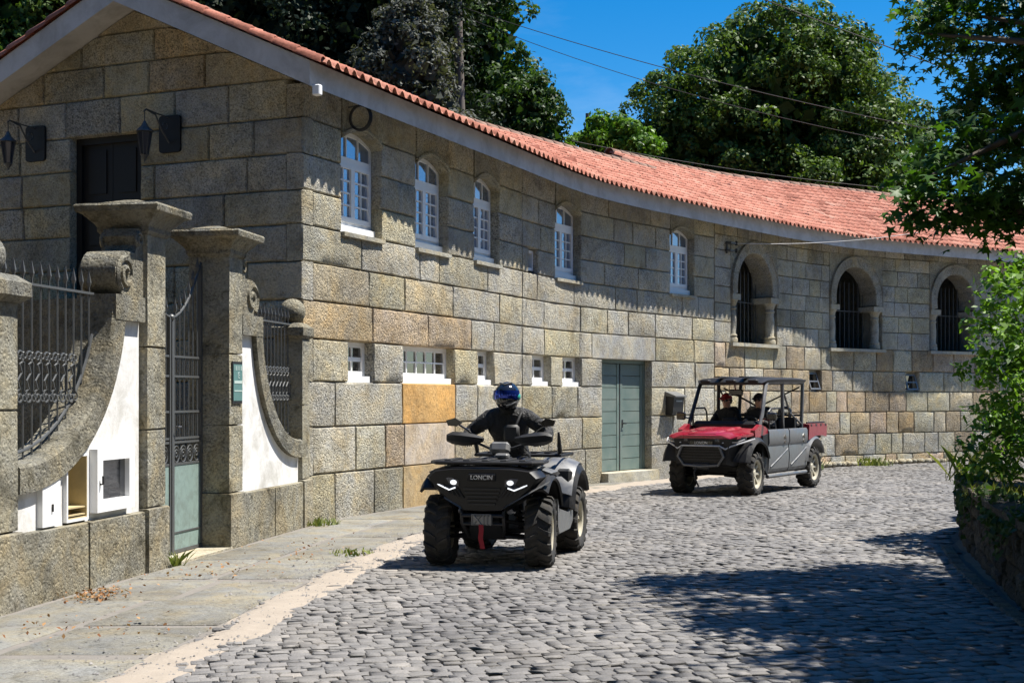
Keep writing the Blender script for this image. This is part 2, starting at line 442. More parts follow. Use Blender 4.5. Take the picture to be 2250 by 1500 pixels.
def setts():
    """granite setts laid in slightly wandering rows"""
    a = R(16); ca, sa = math.cos(a), math.sin(a)
    V = []; T = []; keep = []
    v = -6.0
    r_ = random.Random(3)
    rows = []
    while v < 46:
        h = r_.uniform(.088, .122)
        u = -10 + r_.uniform(0, .1)
        row = []
        while u < 36:
            w = r_.uniform(.088, .145)
            row.append((u+w/2, v+h/2, w, h)); u += w
        rows.append(row); v += h
    A = np.array([c for row in rows for c in row])
    U, W_, dw, dh = A.T
    # slow wander of the rows
    Vv = W_+.10*np.sin(U*.55+.3*np.sin(W_*.4))+.05*np.sin(U*1.7+W_*.9)
    X = U*ca-Vv*sa; Y = U*sa+Vv*ca
    wob = .03*np.sin(Y*5.1)+.05*np.sin(Y*11.7)
    ok = (Y > 5.2) & (Y < 40) & (X > left_edge(Y)-.28+wob) & (X < right_edge(Y)+wob) & (np.abs(X/Y) < .46)
    X, Y, dw, dh = X[ok], Y[ok], dw[ok], dh[ok]; n = len(X)
    g = np.random.default_rng(5)
    rot = a+g.normal(0, .045, n); c, s_ = np.cos(rot), np.sin(rot)
    gap = g.uniform(.002, .0055, n)
    hx, hy = dw/2-gap, dh/2-gap
    zt = g.normal(0, .003, n)+gz_np(Y); tx, ty = g.normal(0, .016, n), g.normal(0, .022, n)
    out = np.zeros((n, 12, 3), np.float32)
    for li, (ins, dz) in enumerate(((0.0, -.034), (.0, -.0022), (.0048, .0008))):
        for k, (sx, sy) in enumerate(((-1, -1), (1, -1), (1, 1), (-1, 1))):
            jx, jy = g.normal(0, .0055, n), g.normal(0, .0055, n)
            if li == 0: jx *= 0; jy *= 0
            lx, ly = sx*(hx-ins)+jx, sy*(hy-ins)+jy
            out[:, li*4+k, 0] = X+lx*c-ly*s_; out[:, li*4+k, 1] = Y+lx*s_+ly*c
            out[:, li*4+k, 2] = zt+dz+(tx*lx+ty*ly if li else 0)
    q = []
    for l0 in (0, 4):
        for k in range(4): q.append((l0+k, l0+(k+1) % 4, l0+4+(k+1) % 4, l0+4+k))
    q.append((8, 9, 10, 11)); q = np.array(q)
    tint = np.clip(g.normal(.45, .22, n)+.18*np.sin(X*1.7+Y*.9)*np.sin(Y*1.3), 0, 1)
    # the 300 that show largest stay single objects, the rest one mesh
    vis = (np.abs(X/Y) < .37) & (Y > 7.75) & (X < 2.9)
    order = np.argsort(np.where(vis, Y, 999))
    single = order[:300]; rest = order[300:]
    for i in single:
        o = fast_mesh('cobble', out[i], q, 'sett_granite', road, np.full(12, tint[i]))
    F = (q[None]+(np.arange(len(rest))*12)[:, None, None]).reshape(-1, 4)
    o = fast_mesh('cobble_field', out[rest].reshape(-1, 3), F, 'sett_granite', road, np.repeat(tint[rest], 12))
    tag(o, kind='stuff')
setts()

# dusty verge between setts and pavement: sinks under the setts at its street edge
def verge():
    ys = np.linspace(4.5, 31, 330); V = []; n = 20
    for y in ys:
        le = float(left_edge(y)); w = .44+.02*math.sin(y*1.9)+.02*math.sin(y*5.3)
        w = w if y < 19 else w+.5*sstep(19, 24, y)
        for i in range(n):
            t = i/(n-1); x = le+.16-.02*math.sin(y*3.1)-w*1.25*(1-t)
            z = .010*(1-t)+.002-.022*(1-sstep(0, .22, t))-.05*sstep(.66, 1.0, t)+.012*noise.noise(Vector((x*3, y*2, 1)))+.010*noise.noise(Vector((x*9, y*5, 4)))+gz(x, y)
            V.append((x, y, z))
    F = [(j*n+i, j*n+i+1, (j+1)*n+i+1, (j+1)*n+i) for j in range(len(ys)-1) for i in range(n-1)]
    tag(fast_mesh('dirt_verge', V, F, 'sand_dust', smooth=True), kind='structure')
    # grit and small pebbles scattered over verge, pavement edge and outer setts
    g = np.random.default_rng(8); n = 2600
    Y = g.uniform(6.5, 20, n); X = left_edge(Y)-.35+g.normal(0, .33, n); sz = g.uniform(.003, .011, n)*np.where(g.random(n) < .06, 1.9, 1)
    base = np.array([(1, 0, 0), (0, 1, 0), (-1, 0, 0), (0, -1, 0), (0, 0, .8)])
    rot = g.uniform(0, 6.28, n); P = base[None]*sz[:, None, None]*g.uniform(.7, 1.3, (n, 5, 1))
    Q = np.empty((n, 5, 3)); Q[:, :, 0] = P[:, :, 0]*np.cos(rot)[:, None]-P[:, :, 1]*np.sin(rot)[:, None]+X[:, None]; Q[:, :, 1] = P[:, :, 0]*np.sin(rot)[:, None]+P[:, :, 1]*np.cos(rot)[:, None]+Y[:, None]; Q[:, :, 2] = P[:, :, 2]+.008
    Ft = np.array([(0, 1, 4), (1, 2, 4), (2, 3, 4), (3, 0, 4)]); Ft = (Ft[None]+(np.arange(n)*5)[:, None, None]).reshape(-1, 3)
    tag(fast_mesh('grit', Q.reshape(-1, 3), Ft, 'sett_granite', None, np.repeat(g.random(n), 5)), 'loose grit scattered over the dusty verge', 'gravel', kind='stuff')
verge()

# pavement of worn slabs, in front of the boundary wall and the house
def wall_x(y):
    if y < 17.2: return -3.82+.178*(y-10.2)
    i = np.interp(y, _C[:, 1], _C[:, 0]); return float(i)
side = []
for y in np.linspace(4.6, 29, 90):
    side.append((wall_x(y)-.2, y)); 
V = []; ys = np.linspace(4.6, 29, 90)
for y in ys:
    xa, xb = wall_x(y)-.15, float(left_edge(y))-.35
    for t in (0, .33, .66, 1): V.append((xa+(xb-xa)*t, y, -.010+gz(0, y)))
F = [(j*4+i, j*4+i+1, (j+1)*4+i+1, (j+1)*4+i) for j in range(len(ys)-1) for i in range(3)]
pavement = fast_mesh('pavement', V, F, 'pavement_dust'); tag(pavement, kind='structure')
def slab(poly, zt, tone):
    n = len(poly); c = Vector((sum(p[0] for p in poly)/n, sum(p[1] for p in poly)/n, 0))
    mb = MB(); m = 4
    ring = []
    for i in range(n):
        a, b_ = Vector((*poly[i], 0)), Vector((*poly[(i+1) % n], 0))
        for k in range(m):
            p = a.lerp(b_, k/m)
            p += Vector((noise.noise(p*4+Vector((9, 0, 0))), noise.noise(p*4+Vector((0, 9, 0))), 0))*.022
            ring.append(p)
    def lvl(ins, z): return [(p+(c-p).normalized()*ins)+Vector((0, 0, z+zt+.006*noise.noise(p*2)+gz(p.x, p.y))) for p in ring]
    r0, r1, r2 = lvl(.0, -.05), lvl(.012, -.012), lvl(.05, 0)
    mb.loft([r0, r1, r2], False, False)
    k = len(mb.v); mb.v.append((c.x, c.y, zt+gz(c.x, c.y)+.004)); L = len(ring)
    for i in range(L): mb.f.append((2*L+i, 2*L+(i+1) % L, k)); mb.m.append(0)
    o = mb.build('paving_slab', 'pavement_stone', pavement, 40)
    o.color = (*tone, 1)
granite('pavement_stone', None, .45, .22, .6, 1.6, (.62, .55, .46), pits=False)
y = 6.2; r2 = random.Random(21)
while y < 26.5:
    L = r2.uniform(.9, 1.6)
    y2 = y+L
    xa0, xa1 = wall_x(y)+.10, wall_x(y2)+.10
    xb0, xb1 = float(left_edge(y))-.36, float(left_edge(y2))-.36
    w = (xb0-xa0)
    cuts = [0, r2.uniform(.42, .6), 1] if w > 1.0 else [0, 1]
    for i in range(len(cuts)-1):
        g_ = .03
        t0, t1 = cuts[i], cuts[i+1]
        e = r2.uniform(-.10, .10)
        P = [(xa0+(xb0-xa0)*t0+g_, y+g_+e*t0), (xa0+(xb0-xa0)*t1-g_, y+g_+e*t1), (xa1+(xb1-xa1)*t1-g_, y2-g_+e*t1), (xa1+(xb1-xa1)*t0+g_, y2-g_+e*t0)]
        if xb0-xa0 > .3 and xb1-xa1 > .3:
            t_ = r2.uniform(.88, 1.08)
            slab(P, r2.uniform(.0, .008), (.20*t_, .196*t_, .186*t_))
    y = y2

# earth strip along the right-hand planter
V = []; ys = np.linspace(5, 18.5, 60)
for y in ys:
    re = float(right_edge(y)); xe = re+1.6
    for i in range(8):
        t = i/7; x = re-.10+(xe-re+.10)*t
        V.append((x, y, -.045+.055*sstep(0, .25, t)+.01*noise.noise(Vector((x*3, y*3, 5)))))
F = [(j*8+i, j*8+i+1, (j+1)*8+i+1, (j+1)*8+i) for j in range(len(ys)-1) for i in range(7)]
tag(fast_mesh('earth_strip', V, F, 'earth', smooth=True), kind='structure')
# edging stones between setts and strip
kerb = thing('edging_course', 'row of flat edging stones beside the dark planter strip', 'kerb', (3.4, 9.5, 0))
y = 6.0; r2 = random.Random(4)
while y < 14.6:
    L = r2.uniform(.28, .5); x0 = float(right_edge(y)); x1 = float(right_edge(y+L))
    d = Vector((x1-x0, L, 0)).normalized(); a = math.atan2(d.y, d.x)
    mb = MB(); mb.cbox((0, 0, 0), (L-.02, .13, .10), .018, Matrix.Rotation(a+r2.uniform(-.03, .03), 4, 'Z') @ Matrix.Rotation(r2.uniform(-.02, .02), 4, 'X'))
    for i, p in enumerate(mb.v): mb.v[i] = (p[0]+(x0+x1)/2, p[1]+y+L/2, p[2]-.035+r2.uniform(-.003, .003))
    mb.build('edging_stone', 'dark_granite', kerb)
    y += L
# ------------------------------------------------------------------ masonry
brg = random.Random(17)
def block(mp, a0, a1, b0, b1, t, parent, tone, mat='granite_block', lim=None, rough=.014, ch=.023, name='stone_block', jit=.010, dish=.014):
    """one rough ashlar: bulging rough face, broken arrises, joints touching its neighbours at the back"""
    w, h = a1-a0, b1-b0
    nx = max(2, min(6, int(w/.22)+1)); nz = max(2, min(4, int(h/.16)+1))
    seed = brg.uniform(0, 900)
    def nz_(a, b, k): return noise.noise(Vector((a*3.1+seed, b*3.1, k)))+.5*noise.noise(Vector((a*8+seed, b*8, k+5)))
    def pt(a, b, o):
        if lim is not None: b = min(b, lim(a))
        return mp(a, b, o)
    As = [a0+ch+(w-2*ch)*i/nx for i in range(nx+1)]; Bs = [b0+ch+(h-2*ch)*j/nz for j in range(nz+1)]
    mb = MB(); idx = {}
    bulge = brg.uniform(.2, 1)*dish
    for j, b in enumerate(Bs):
        for i, a in enumerate(As):
            e = 0 if (i in (0, nx) or j in (0, nz)) else 1
            ja = nz_(a, b, 1)*jit if not e else 0; jb = nz_(a, b, 2)*jit if not e else 0
            o = nz_(a, b, 3)*rough + (bulge if e else -.004)
            idx[(i, j)] = len(mb.v); mb.v.append(pt(a+ja, b+jb, o))
    F = [(idx[(i, j)], idx[(i+1, j)], idx[(i+1, j+1)], idx[(i, j+1)]) for j in range(nz) for i in range(nx)]
    loop = [(i, 0) for i in range(nx)]+[(nx, j) for j in range(nz)]+[(i, nz) for i in range(nx, 0, -1)]+[(0, j) for j in range(nz, 0, -1)]
    def edge(i, j, o, g):
        a = As[i]; b = Bs[j]
        a = a0+g if i == 0 else a1-g if i == nx else a
        b = b0+g if j == 0 else b1-g if j == nz else b
        return pt(a, b, o)
    r1 = len(mb.v); mb.v += [edge(i, j, -.030, .004) for i, j in loop]
    r2_ = len(mb.v); mb.v += [edge(i, j, -t, .0) for i, j in loop]
    L = len(loop)
    for k in range(L):
        k2 = (k+1) % L
        F.append((idx[loop[k]], r1+k, r1+k2, idx[loop[k2]])); F.append((r1+k, r2_+k, r2_+k2, r1+k2))
    mb.f = F; mb.m = [0]*len(F)
    o = mb.build(name, mat, parent, 38)
    o.color = (*tone, 1)
    return o
def fill(course, span, holes, wmin, wmax, rnd, gap_min=.22):
    """split one course into block intervals, leaving out the openings"""
    b0, b1 = course; iv = [span]
    for (h0, h1, z0, z1) in holes:
        if z0 < b1-.03 and z1 > b0+.03:
            nv = []
            for (a, b) in iv:
                if h1 <= a or h0 >= b: nv.append((a, b)); continue
                if h0 > a: nv.append((a, h0))
                if h1 < b: nv.append((h1, b))
            iv = nv
    out = []
    for (a, b) in iv:
        if b-a < .04: continue
        x = a
        while b-x > wmax*1.05:
            w = rnd.uniform(wmin, wmax)
            if b-x-w < gap_min: w = (b-x)/2
            out.append((x, x+w)); x += w
        if b-x > wmin*2.1 and rnd.random() < .6:
            m = x+(b-x)*rnd.uniform(.4, .6); out += [(x, m), (m, b)]
        else: out.append((x, b))
    return out
def tone(pal, r_):
    c = r_.choice(pal); k = r_.uniform(.90, 1.10); return tuple(x*k for x in c)
OLIVE = [(0.469, 0.433, 0.334), (0.49, 0.458, 0.377), (0.45, 0.428, 0.363)]
GREY = [(0.46, 0.443, 0.41), (0.43, 0.414, 0.381), (0.49, 0.468, 0.424)]
WARM = [(0.509, 0.416, 0.297), (0.499, 0.402, 0.307), (0.489, 0.431, 0.337)]
PINK = [(0.494, 0.394, 0.315), (0.485, 0.404, 0.334)]
BROWN = [(0.407, 0.323, 0.227), (0.436, 0.358, 0.262), (0.368, 0.304, 0.232)]

HE = 5.5                                          # eave underside
def eave(s): return 5.36
TP = .46                                          # roof slope
OV = .5                                           # reference overhang
def ov(s): return .36+.18*sstep(0, 6, s)           # eave overhang along the street
house = thing('stone_house', 'long granite house with white arched windows, green door and tiled roof', 'house', (-2.65, 17.3, 0))
wing = thing('arcaded_wing', 'far granite wing with three horseshoe arches under a tiled roof', 'building', (4.6, 30.6, -.1))
SPLIT = 15.12

# openings: s0, s1, z0, z1
UP = [(.97, 2.04), (3.10, 4.16), (5.12, 6.12), (8.66, 9.70), (13.22, 14.22)]
LOW = [(1.15, 1.83), (2.71, 4.39), (5.27, 5.91), (7.60, 8.45), (8.98, 9.74)]
DOOR = (10.55, 12.45)
VENT = (7.45, 7.86, 3.86, 4.22)
ASP, ATOP = 5.05, 5.21                            # window arch springing and crown
holes = [(a, b, 3.80, 5.7) for a, b in UP]+[(a, b, 1.80, 2.35) for a, b in LOW]+[(*DOOR, -.3, 2.35), VENT]
CZ = [-.22, .60, 1.21, 1.80, 2.35, 2.84, 3.33, 3.80, 4.24, 4.70, 5.16, 5.80]
def under(s): return eave(s)+.5*TP-.012
wall = None
mb = MB()
rings = []
W2 = 2.65
for s in [.22]+[i*.5 for i in range(1, 31)]+[SPLIT]:
    e = eave(s)
    rings.append([fm(s, -.5, -.22), fm(s, e+.25, -.22), fm(s, e+(OV+W2)*TP+.05, -W2), fm(s, e+.25, -2*W2+.22), fm(s, -.5, -2*W2+.22)])
mb.loft(rings)
wall = mb.build('wall', 'mortar', house)
SPECIAL = [(2.68, 4.42, 1.21, 1.80, (.56, .345, .145), 'granite_smooth'), (2.74, 4.40, .60, 1.21, (.50, .43, .375), 'granite_smooth'),
           (2.70, 4.05, -.22, .60, (.43, .33, .205), 'granite_smooth'), (10.15, 12.62, 2.35, 2.84, (.42, .41, .395), 'granite_smooth')]
for (a0, a1, b0, b1, t_, m_) in SPECIAL:
    block(fm, a0, a1, b0, b1, .24, wall, t_, m_, rough=.003, ch=.014, jit=.003, dish=.0)
for ci in range(len(CZ)-1):
    c = (CZ[ci], CZ[ci+1])
    hs = holes+[(a0, a1, b0, b1) for (a0, a1, b0, b1, _, _) in SPECIAL]
    rnd = random.Random(100+ci)
    segs = []
    for span in ((0, 7.14+.0*ci), (7.14, SPLIT)):
        segs += fill(c, span, hs, .62, 1.85, rnd)
    for (a, b) in segs:
        zmid = (c[0]+c[1])/2; sm = (a+b)/2
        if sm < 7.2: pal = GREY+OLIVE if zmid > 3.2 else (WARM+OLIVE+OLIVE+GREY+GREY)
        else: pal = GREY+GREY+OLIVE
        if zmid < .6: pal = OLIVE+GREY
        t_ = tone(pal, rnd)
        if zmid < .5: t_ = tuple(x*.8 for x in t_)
        if a == 0 and ci % 2: a = .235
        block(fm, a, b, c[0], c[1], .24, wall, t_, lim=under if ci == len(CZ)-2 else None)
# arched heads of the upper windows, one carved stone each
for (a, b) in UP:
    w = b-a; m = 14; e = .0
    arc = []
    for i in range(m+1):
        t_ = -1+2*i/m; arc.append((a+w*(t_+1)/2, ASP+(ATOP-ASP)*(1-t_*t_)*1.0))
    mb = MB()
    top = min(under(a), under(b))
    V = []
    for o in (.006, -.24):
        for (x, z) in arc: V.append(fm(x, z, o))
        for (x, z) in arc: V.append(fm(x, top, o))
    n = m+1; F = []
    for i in range(m):
        F.append((i, i+1, n+i+1, n+i)); F.append((2*n+i, 3*n+i, 3*n+i+1, 2*n+i+1)); F.append((i, 2*n+i, 2*n+i+1, i+1))
    F += [(0, n, 3*n, 2*n), (m, 2*n+m, 3*n+m, n+m)]
    mb.add(V, F)
    # raised moulding round the head
    mb.tube([fm(x, z+.045, .012) for x, z in arc], .028, 6)
    o = mb.build('window_head', 'granite_block', wall, 40); o.color = (.40, .385, .33, 1)

def pane(parent, mp, a0, a1, b0, b1, o, name='pane', poly=None, mat='window_glass'):
    mb = MB()
    if poly is None: mb.mapbox(mp, a0, a1, b0, b1, o-.006, o)
    else: mb.prism(poly, mp, o-.006, o)
    return mb.build(name, mat, parent)
def casement_window(a, b):
    o0, o1 = -.215, -.165
    mb = MB(); sill_top = 3.92
    def bx(x0, x1, z0, z1, k0=o0, k1=o1): mb.mapbox(fm, x0, x1, z0, z1, k0, k1)
    f = .055; mid = (a+b)/2; tr0, tr1 = 4.76, 4.86
    bx(a+.002, a+f, sill_top, ASP+.0); bx(b-f, b-.002, sill_top, ASP+.0)
    bx(a+f, b-f, sill_top, sill_top+.06); bx(a+f, b-f, tr0, tr1, o0, o1+.012)
    # arched top frame
    arc = []; w = b-a; m = 14
    outer = [(a+w*(t_+1)/2, ASP+(ATOP-ASP)*(1-t_*t_)) for t_ in [-1+2*i/m for i in range(m+1)]]
    inner = [(a+f+(w-2*f)*(t_+1)/2, ASP+(ATOP-ASP-.06)*(1-t_*t_)) for t_ in [-1+2*i/m for i in range(m+1)]]
    for i in range(m): mb.prism([outer[i], outer[i+1], inner[i+1], inner[i]], fm, o0, o1)
    win = mb.build('window', 'white_paint', house)
    # casement sashes with glazing bars and panes
    for (x0, x1) in ((a+f, mid), (mid, b-f)):
        mb = MB(); st = .05
        z0, z1 = sill_top+.06, tr0
        def cx(p0, p1, q0, q1, k0=o0+.012, k1=o1+.02): mb.mapbox(fm, p0, p1, q0, q1, k0, k1)
        cx(x0, x0+st, z0, z1); cx(x1-st, x1, z0, z1); cx(x0+st, x1-st, z0, z0+st+.02); cx(x0+st, x1-st, z1-st, z1)
        gx0, gx1, gz0, gz1 = x0+st, x1-st, z0+st+.02, z1-st
        cm = (gx0+gx1)/2; bw = .010
        cx(cm-bw, cm+bw, gz0, gz1, o0+.022, o1+.008)
        rows = [gz0+(gz1-gz0)*k/4 for k in range(5)]
        for k in (1, 2, 3): cx(gx0, cm-bw, rows[k]-bw, rows[k]+bw, o0+.024, o1+.006); cx(cm+bw, gx1, rows[k]-bw, rows[k]+bw, o0+.024, o1+.006)
        mb.build('sash', 'white_paint', win)
        for k in range(4):
            for (p0, p1) in ((gx0, cm-bw), (cm+bw, gx1)):
                pane(win, fm, p0-.006, p1+.006, rows[k]-.002, rows[k+1]+.002, o1-.015, mat='window_glass_sky')
    # fanlight: bars and three panes
    mb = MB()
    x1_, x2_ = a+f+(w-2*f)/3, a+f+(w-2*f)*2/3
    for x in (x1_, x2_): mb.mapbox(fm, x-.010, x+.010, tr1, ASP+(ATOP-ASP)*.80, o0+.022, o1+.006)
    mb.build('fanlight_bars', 'white_paint', win)
    for (p0, p1) in ((a+f-.01, x1_), (x1_, x2_), (x2_, b-f+.01)):
        poly = [(p0, tr1-.004), (p1, tr1-.004)]
        for i in range(5):
            x = p1+(p0-p1)*i/4; t_ = min(max((x-(a+f))/(w-2*f)*2-1, -1), 1)
            poly.append((x, ASP+(ATOP-ASP-.05)*(1-t_*t_)))
        pane(win, fm, 0, 0, 0, 0, o1-.016, 'pane', poly, 'window_glass_sky')
    mb = MB(); mb.mapbox(fm, a+.002, b-.002, 3.80, sill_top, -.22, -.10); mb.build('inner_sill', 'white_paint', win)
    mb = MB(); mb.mapbox(fm, a-.02, b+.03, 3.745, 3.802, -.2, .05); o = mb.build('stone_sill', 'granite_smooth', win); o.color = (.40, .385, .34, 1)
for (a, b) in UP: casement_window(a, b)
def small_window(a, b, cols, rows):
    o0, o1 = -.215, -.15; z0, z1 = 1.80, 2.35
    mb = MB(); f = .07
    def bx(x0, x1, y0, y1, k0=o0, k1=o1): mb.mapbox(fm, x0, x1, y0, y1, k0, k1)
    zs = z0+.085
    bx(a, a+f, zs, z1); bx(b-f, b, zs, z1); bx(a+f, b-f, z1-f, z1); bx(a+f, b-f, zs, zs+f)
    win = mb.build('window', 'white_paint', house)
    mb = MB(); mb.mapbox(fm, a+.002, b-.002, z0-.0, zs, -.22, -.06); mb.build('inner_sill', 'white_paint', win)
    gx = [a+f+(b-a-2*f)*i/cols for i in range(cols+1)]; gy = [zs+f+(z1-zs-2*f)*j/rows for j in range(rows+1)]
    mb = MB(); bw = .011 if cols > 2 else .03
    for x in gx[1:-1]: bx(x-.010, x+.010, gy[0], gy[-1], o0+.02, o1-.008)
    for y_ in gy[1:-1]:
        for i in range(cols): bx(gx[i]+.010, gx[i+1]-.010, y_-bw, y_+bw, o0+.024, o1-.010)
    mb.build('glazing_bars', 'white_paint', win)
    for i in range(cols):
        for j in range(rows): pane(win, fm, gx[i], gx[i+1], gy[j], gy[j+1], o1-.03)
for (a, b), c_ in zip(LOW, (2, 5, 2, 2, 2)): small_window(a, b, c_, 2)
# little framed vent
mb = MB()
a0, a1, z0, z1 = VENT
for bb in ((a0, a0+.05, z0, z1), (a1-.05, a1, z0, z1), (a0+.05, a1-.05, z0, z0+.05), (a0+.05, a1-.05, z1-.05, z1)): mb.mapbox(fm, *bb, -.2, -.1)
v_ = mb.build('vent_window', 'white_paint', house); pane(v_, fm, a0+.05, a1-.05, z0+.05, z1-.05, -.16)
# double door
do0 = -.20
a, b = DOOR; mid = (a+b)/2
mb = MB()
mb.mapbox(fm, a, a+.07, .10, 2.35, -.22, -.16); mb.mapbox(fm, b-.07, b, .10, 2.35, -.22, -.16); mb.mapbox(fm, a+.07, b-.07, 2.28, 2.35, -.22, -.16)
door = mb.build('door', 'green_door', house)
for (x0, x1) in ((a+.07, mid-.014), (mid+.014, b-.07)):
    mb = MB()
    mb.mapbox(fm, x0, x0+.09, .11, 2.27, -.215, -.176); mb.mapbox(fm, x1-.09, x1, .11, 2.27, -.215, -.176)
    leaf = mb.build('door_stile', 'green_door', door)
    nb = 9; zz = [.11+(2.27-.11)*i/nb for i in range(nb+1)]
    for i in range(nb):
        mb = MB(); mb.mapbox(fm, x0+.09, x1-.09, zz[i]+.006, zz[i+1]-.006, -.213, -.186); mb.build('door_plank', 'green_door', door)
mb = MB(); mb.mapbox(fm, mid-.014, mid+.014, .11, 2.27, -.215, -.168); mb.build('cover_strip', 'void_dark', door)
mb = MB(); mb.tube([fm(mid+.10, 1.06, -.175), fm(mid+.10, 1.06, -.13), fm(mid+.19, 1.06, -.13)], .011, 6); mb.mapbox(fm, mid+.08, mid+.12, .98, 1.14, -.178, -.166)
mb.build('door_handle', 'dark_metal', door)
mb = MB(); mb.mapbox(fm, a-.05, b+.05, -.15, .10, -.22, .16); o = mb.build('door_step', 'granite_smooth', house); o.color = (.46, .44, .38, 1)

# ---- gable end facing the courtyard
GH = eave(0)
def glim(u): return GH+(OV+min(u, 2*W2-u))*TP-.015
DG = (2.56, 3.74, 2.84, 5.16)
gz_c = CZ[:-1]+[5.66, 6.10, 6.52, 6.9, 7.2]
for ci in range(len(gz_c)-1):
    c = (gz_c[ci], gz_c[ci+1]); rnd = random.Random(300+ci)
    hs = [DG]
    # slant: only the strip under the roof
    k = 0 if c[0] < GH+OV*TP else (c[0]-GH)/TP-OV
    for (a0, a1) in fill(c, (max(0, k), 2*W2-max(0, k)), hs, .7, 1.5, rnd):
        t_ = tone(GREY+OLIVE if c[0] < 5.3 else WARM+OLIVE+BROWN, rnd)
        if a0 == 0 and not (ci % 2 and ci < len(CZ)-2): a0 = .235
        block(gm, a0, a1, c[0], c[1], .24, wall, t_, lim=glim)
mb = MB(); u0, u1, z0, z1 = DG
for bb in ((u0, u0+.09, z0, z1), (u1-.09, u1, z0, z1), (u0+.09, u1-.09, z1-.09, z1)): mb.mapbox(gm, *bb, -.22, -.12)
gd = mb.build('upper_door', 'dark_wood', house)
for k in range(2):
    um = (u0+u1)/2; x0, x1 = (u0+.09, um-.004) if k == 0 else (um+.004, u1-.09)
    mb = MB(); mb.mapbox(gm, x0, x1, z0, z1-.09, -.21, -.17)
    mb.build('door_leaf', 'dark_wood', gd)
    for (q0, q1) in ((.1, .75), (.85, 1.45), (1.55, 2.15)):
        mb = MB(); mb.mapbox(gm, x0+.1, x1-.1, z0+q0, z0+q1, -.17, -.155); mb.build('door_panel', 'dark_wood', gd)

# ---- wing masonry
ARCH = [(15.86, 18.06), (20.52, 22.66), (24.50, 26.56)]
WLOW = [(19.60, 20.16), (23.58, 24.10)]
SILL = 2.84
def rect_holes():
    return [(a-.0, b+.0, SILL, 5.26) for a, b in ARCH]+[(a, b, 1.74, 2.27) for a, b in WLOW]
WZ = [-.45, .10, .65, 1.21, 1.74, 2.27, 2.84, 3.30, 3.72, 4.10, 4.52, 4.92, 5.26, 5.6]
END = 30.8
mb = MB(); rings = []
W3 = 3.9
for s in [SPLIT+.002]+[15.5+i*.5 for i in range(31)]+[END]:
    e = eave(s); rings.append([fm(s, -.6, -3.3), fm(s, e+.6, -3.3), fm(s, e+(OV+W3)*TP+.05, -W3), fm(s, e+.25, -2*W3+.22), fm(s, -.6, -2*W3+.22)])
mb.loft(rings)
wwall = mb.build('wall', 'dark_granite', wing)
mb = MB()
def strip(mb, sa, sb, z0, z1, o0, o1):
    k = max(2, int((sb-sa)/.5)+1)
    rings = [[fm(s, z0, o0), fm(s, z1, o0), fm(s, z1, o1), fm(s, z0, o1)] for s in np.linspace(sa, sb, k)]
    mb.loft(rings)
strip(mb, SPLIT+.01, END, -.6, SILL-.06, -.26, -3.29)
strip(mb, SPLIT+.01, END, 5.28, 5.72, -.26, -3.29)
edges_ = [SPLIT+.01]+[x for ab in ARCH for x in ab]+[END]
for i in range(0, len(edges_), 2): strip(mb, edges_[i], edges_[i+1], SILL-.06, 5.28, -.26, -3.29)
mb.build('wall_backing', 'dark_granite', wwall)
for ci in range(len(WZ)-1):
    c = (WZ[ci], WZ[ci+1]); rnd = random.Random(500+ci); zm = sum(c)/2
    for (a, b) in fill(c, (SPLIT, END), rect_holes(), .42, .98 if zm < 2.8 else .85, rnd, .2):
        pal = (BROWN+WARM+OLIVE+OLIVE+GREY+PINK) if zm < 2.84 else (GREY+OLIVE+[(.36, .345, .30)])
        block(fm, a, b, c[0], c[1], .28, wwall, tone(pal, rnd), rough=.016 if zm < 2.84 else .008, ch=.024 if zm < 2.8 else .014, lim=under if zm > 5.3 else None)
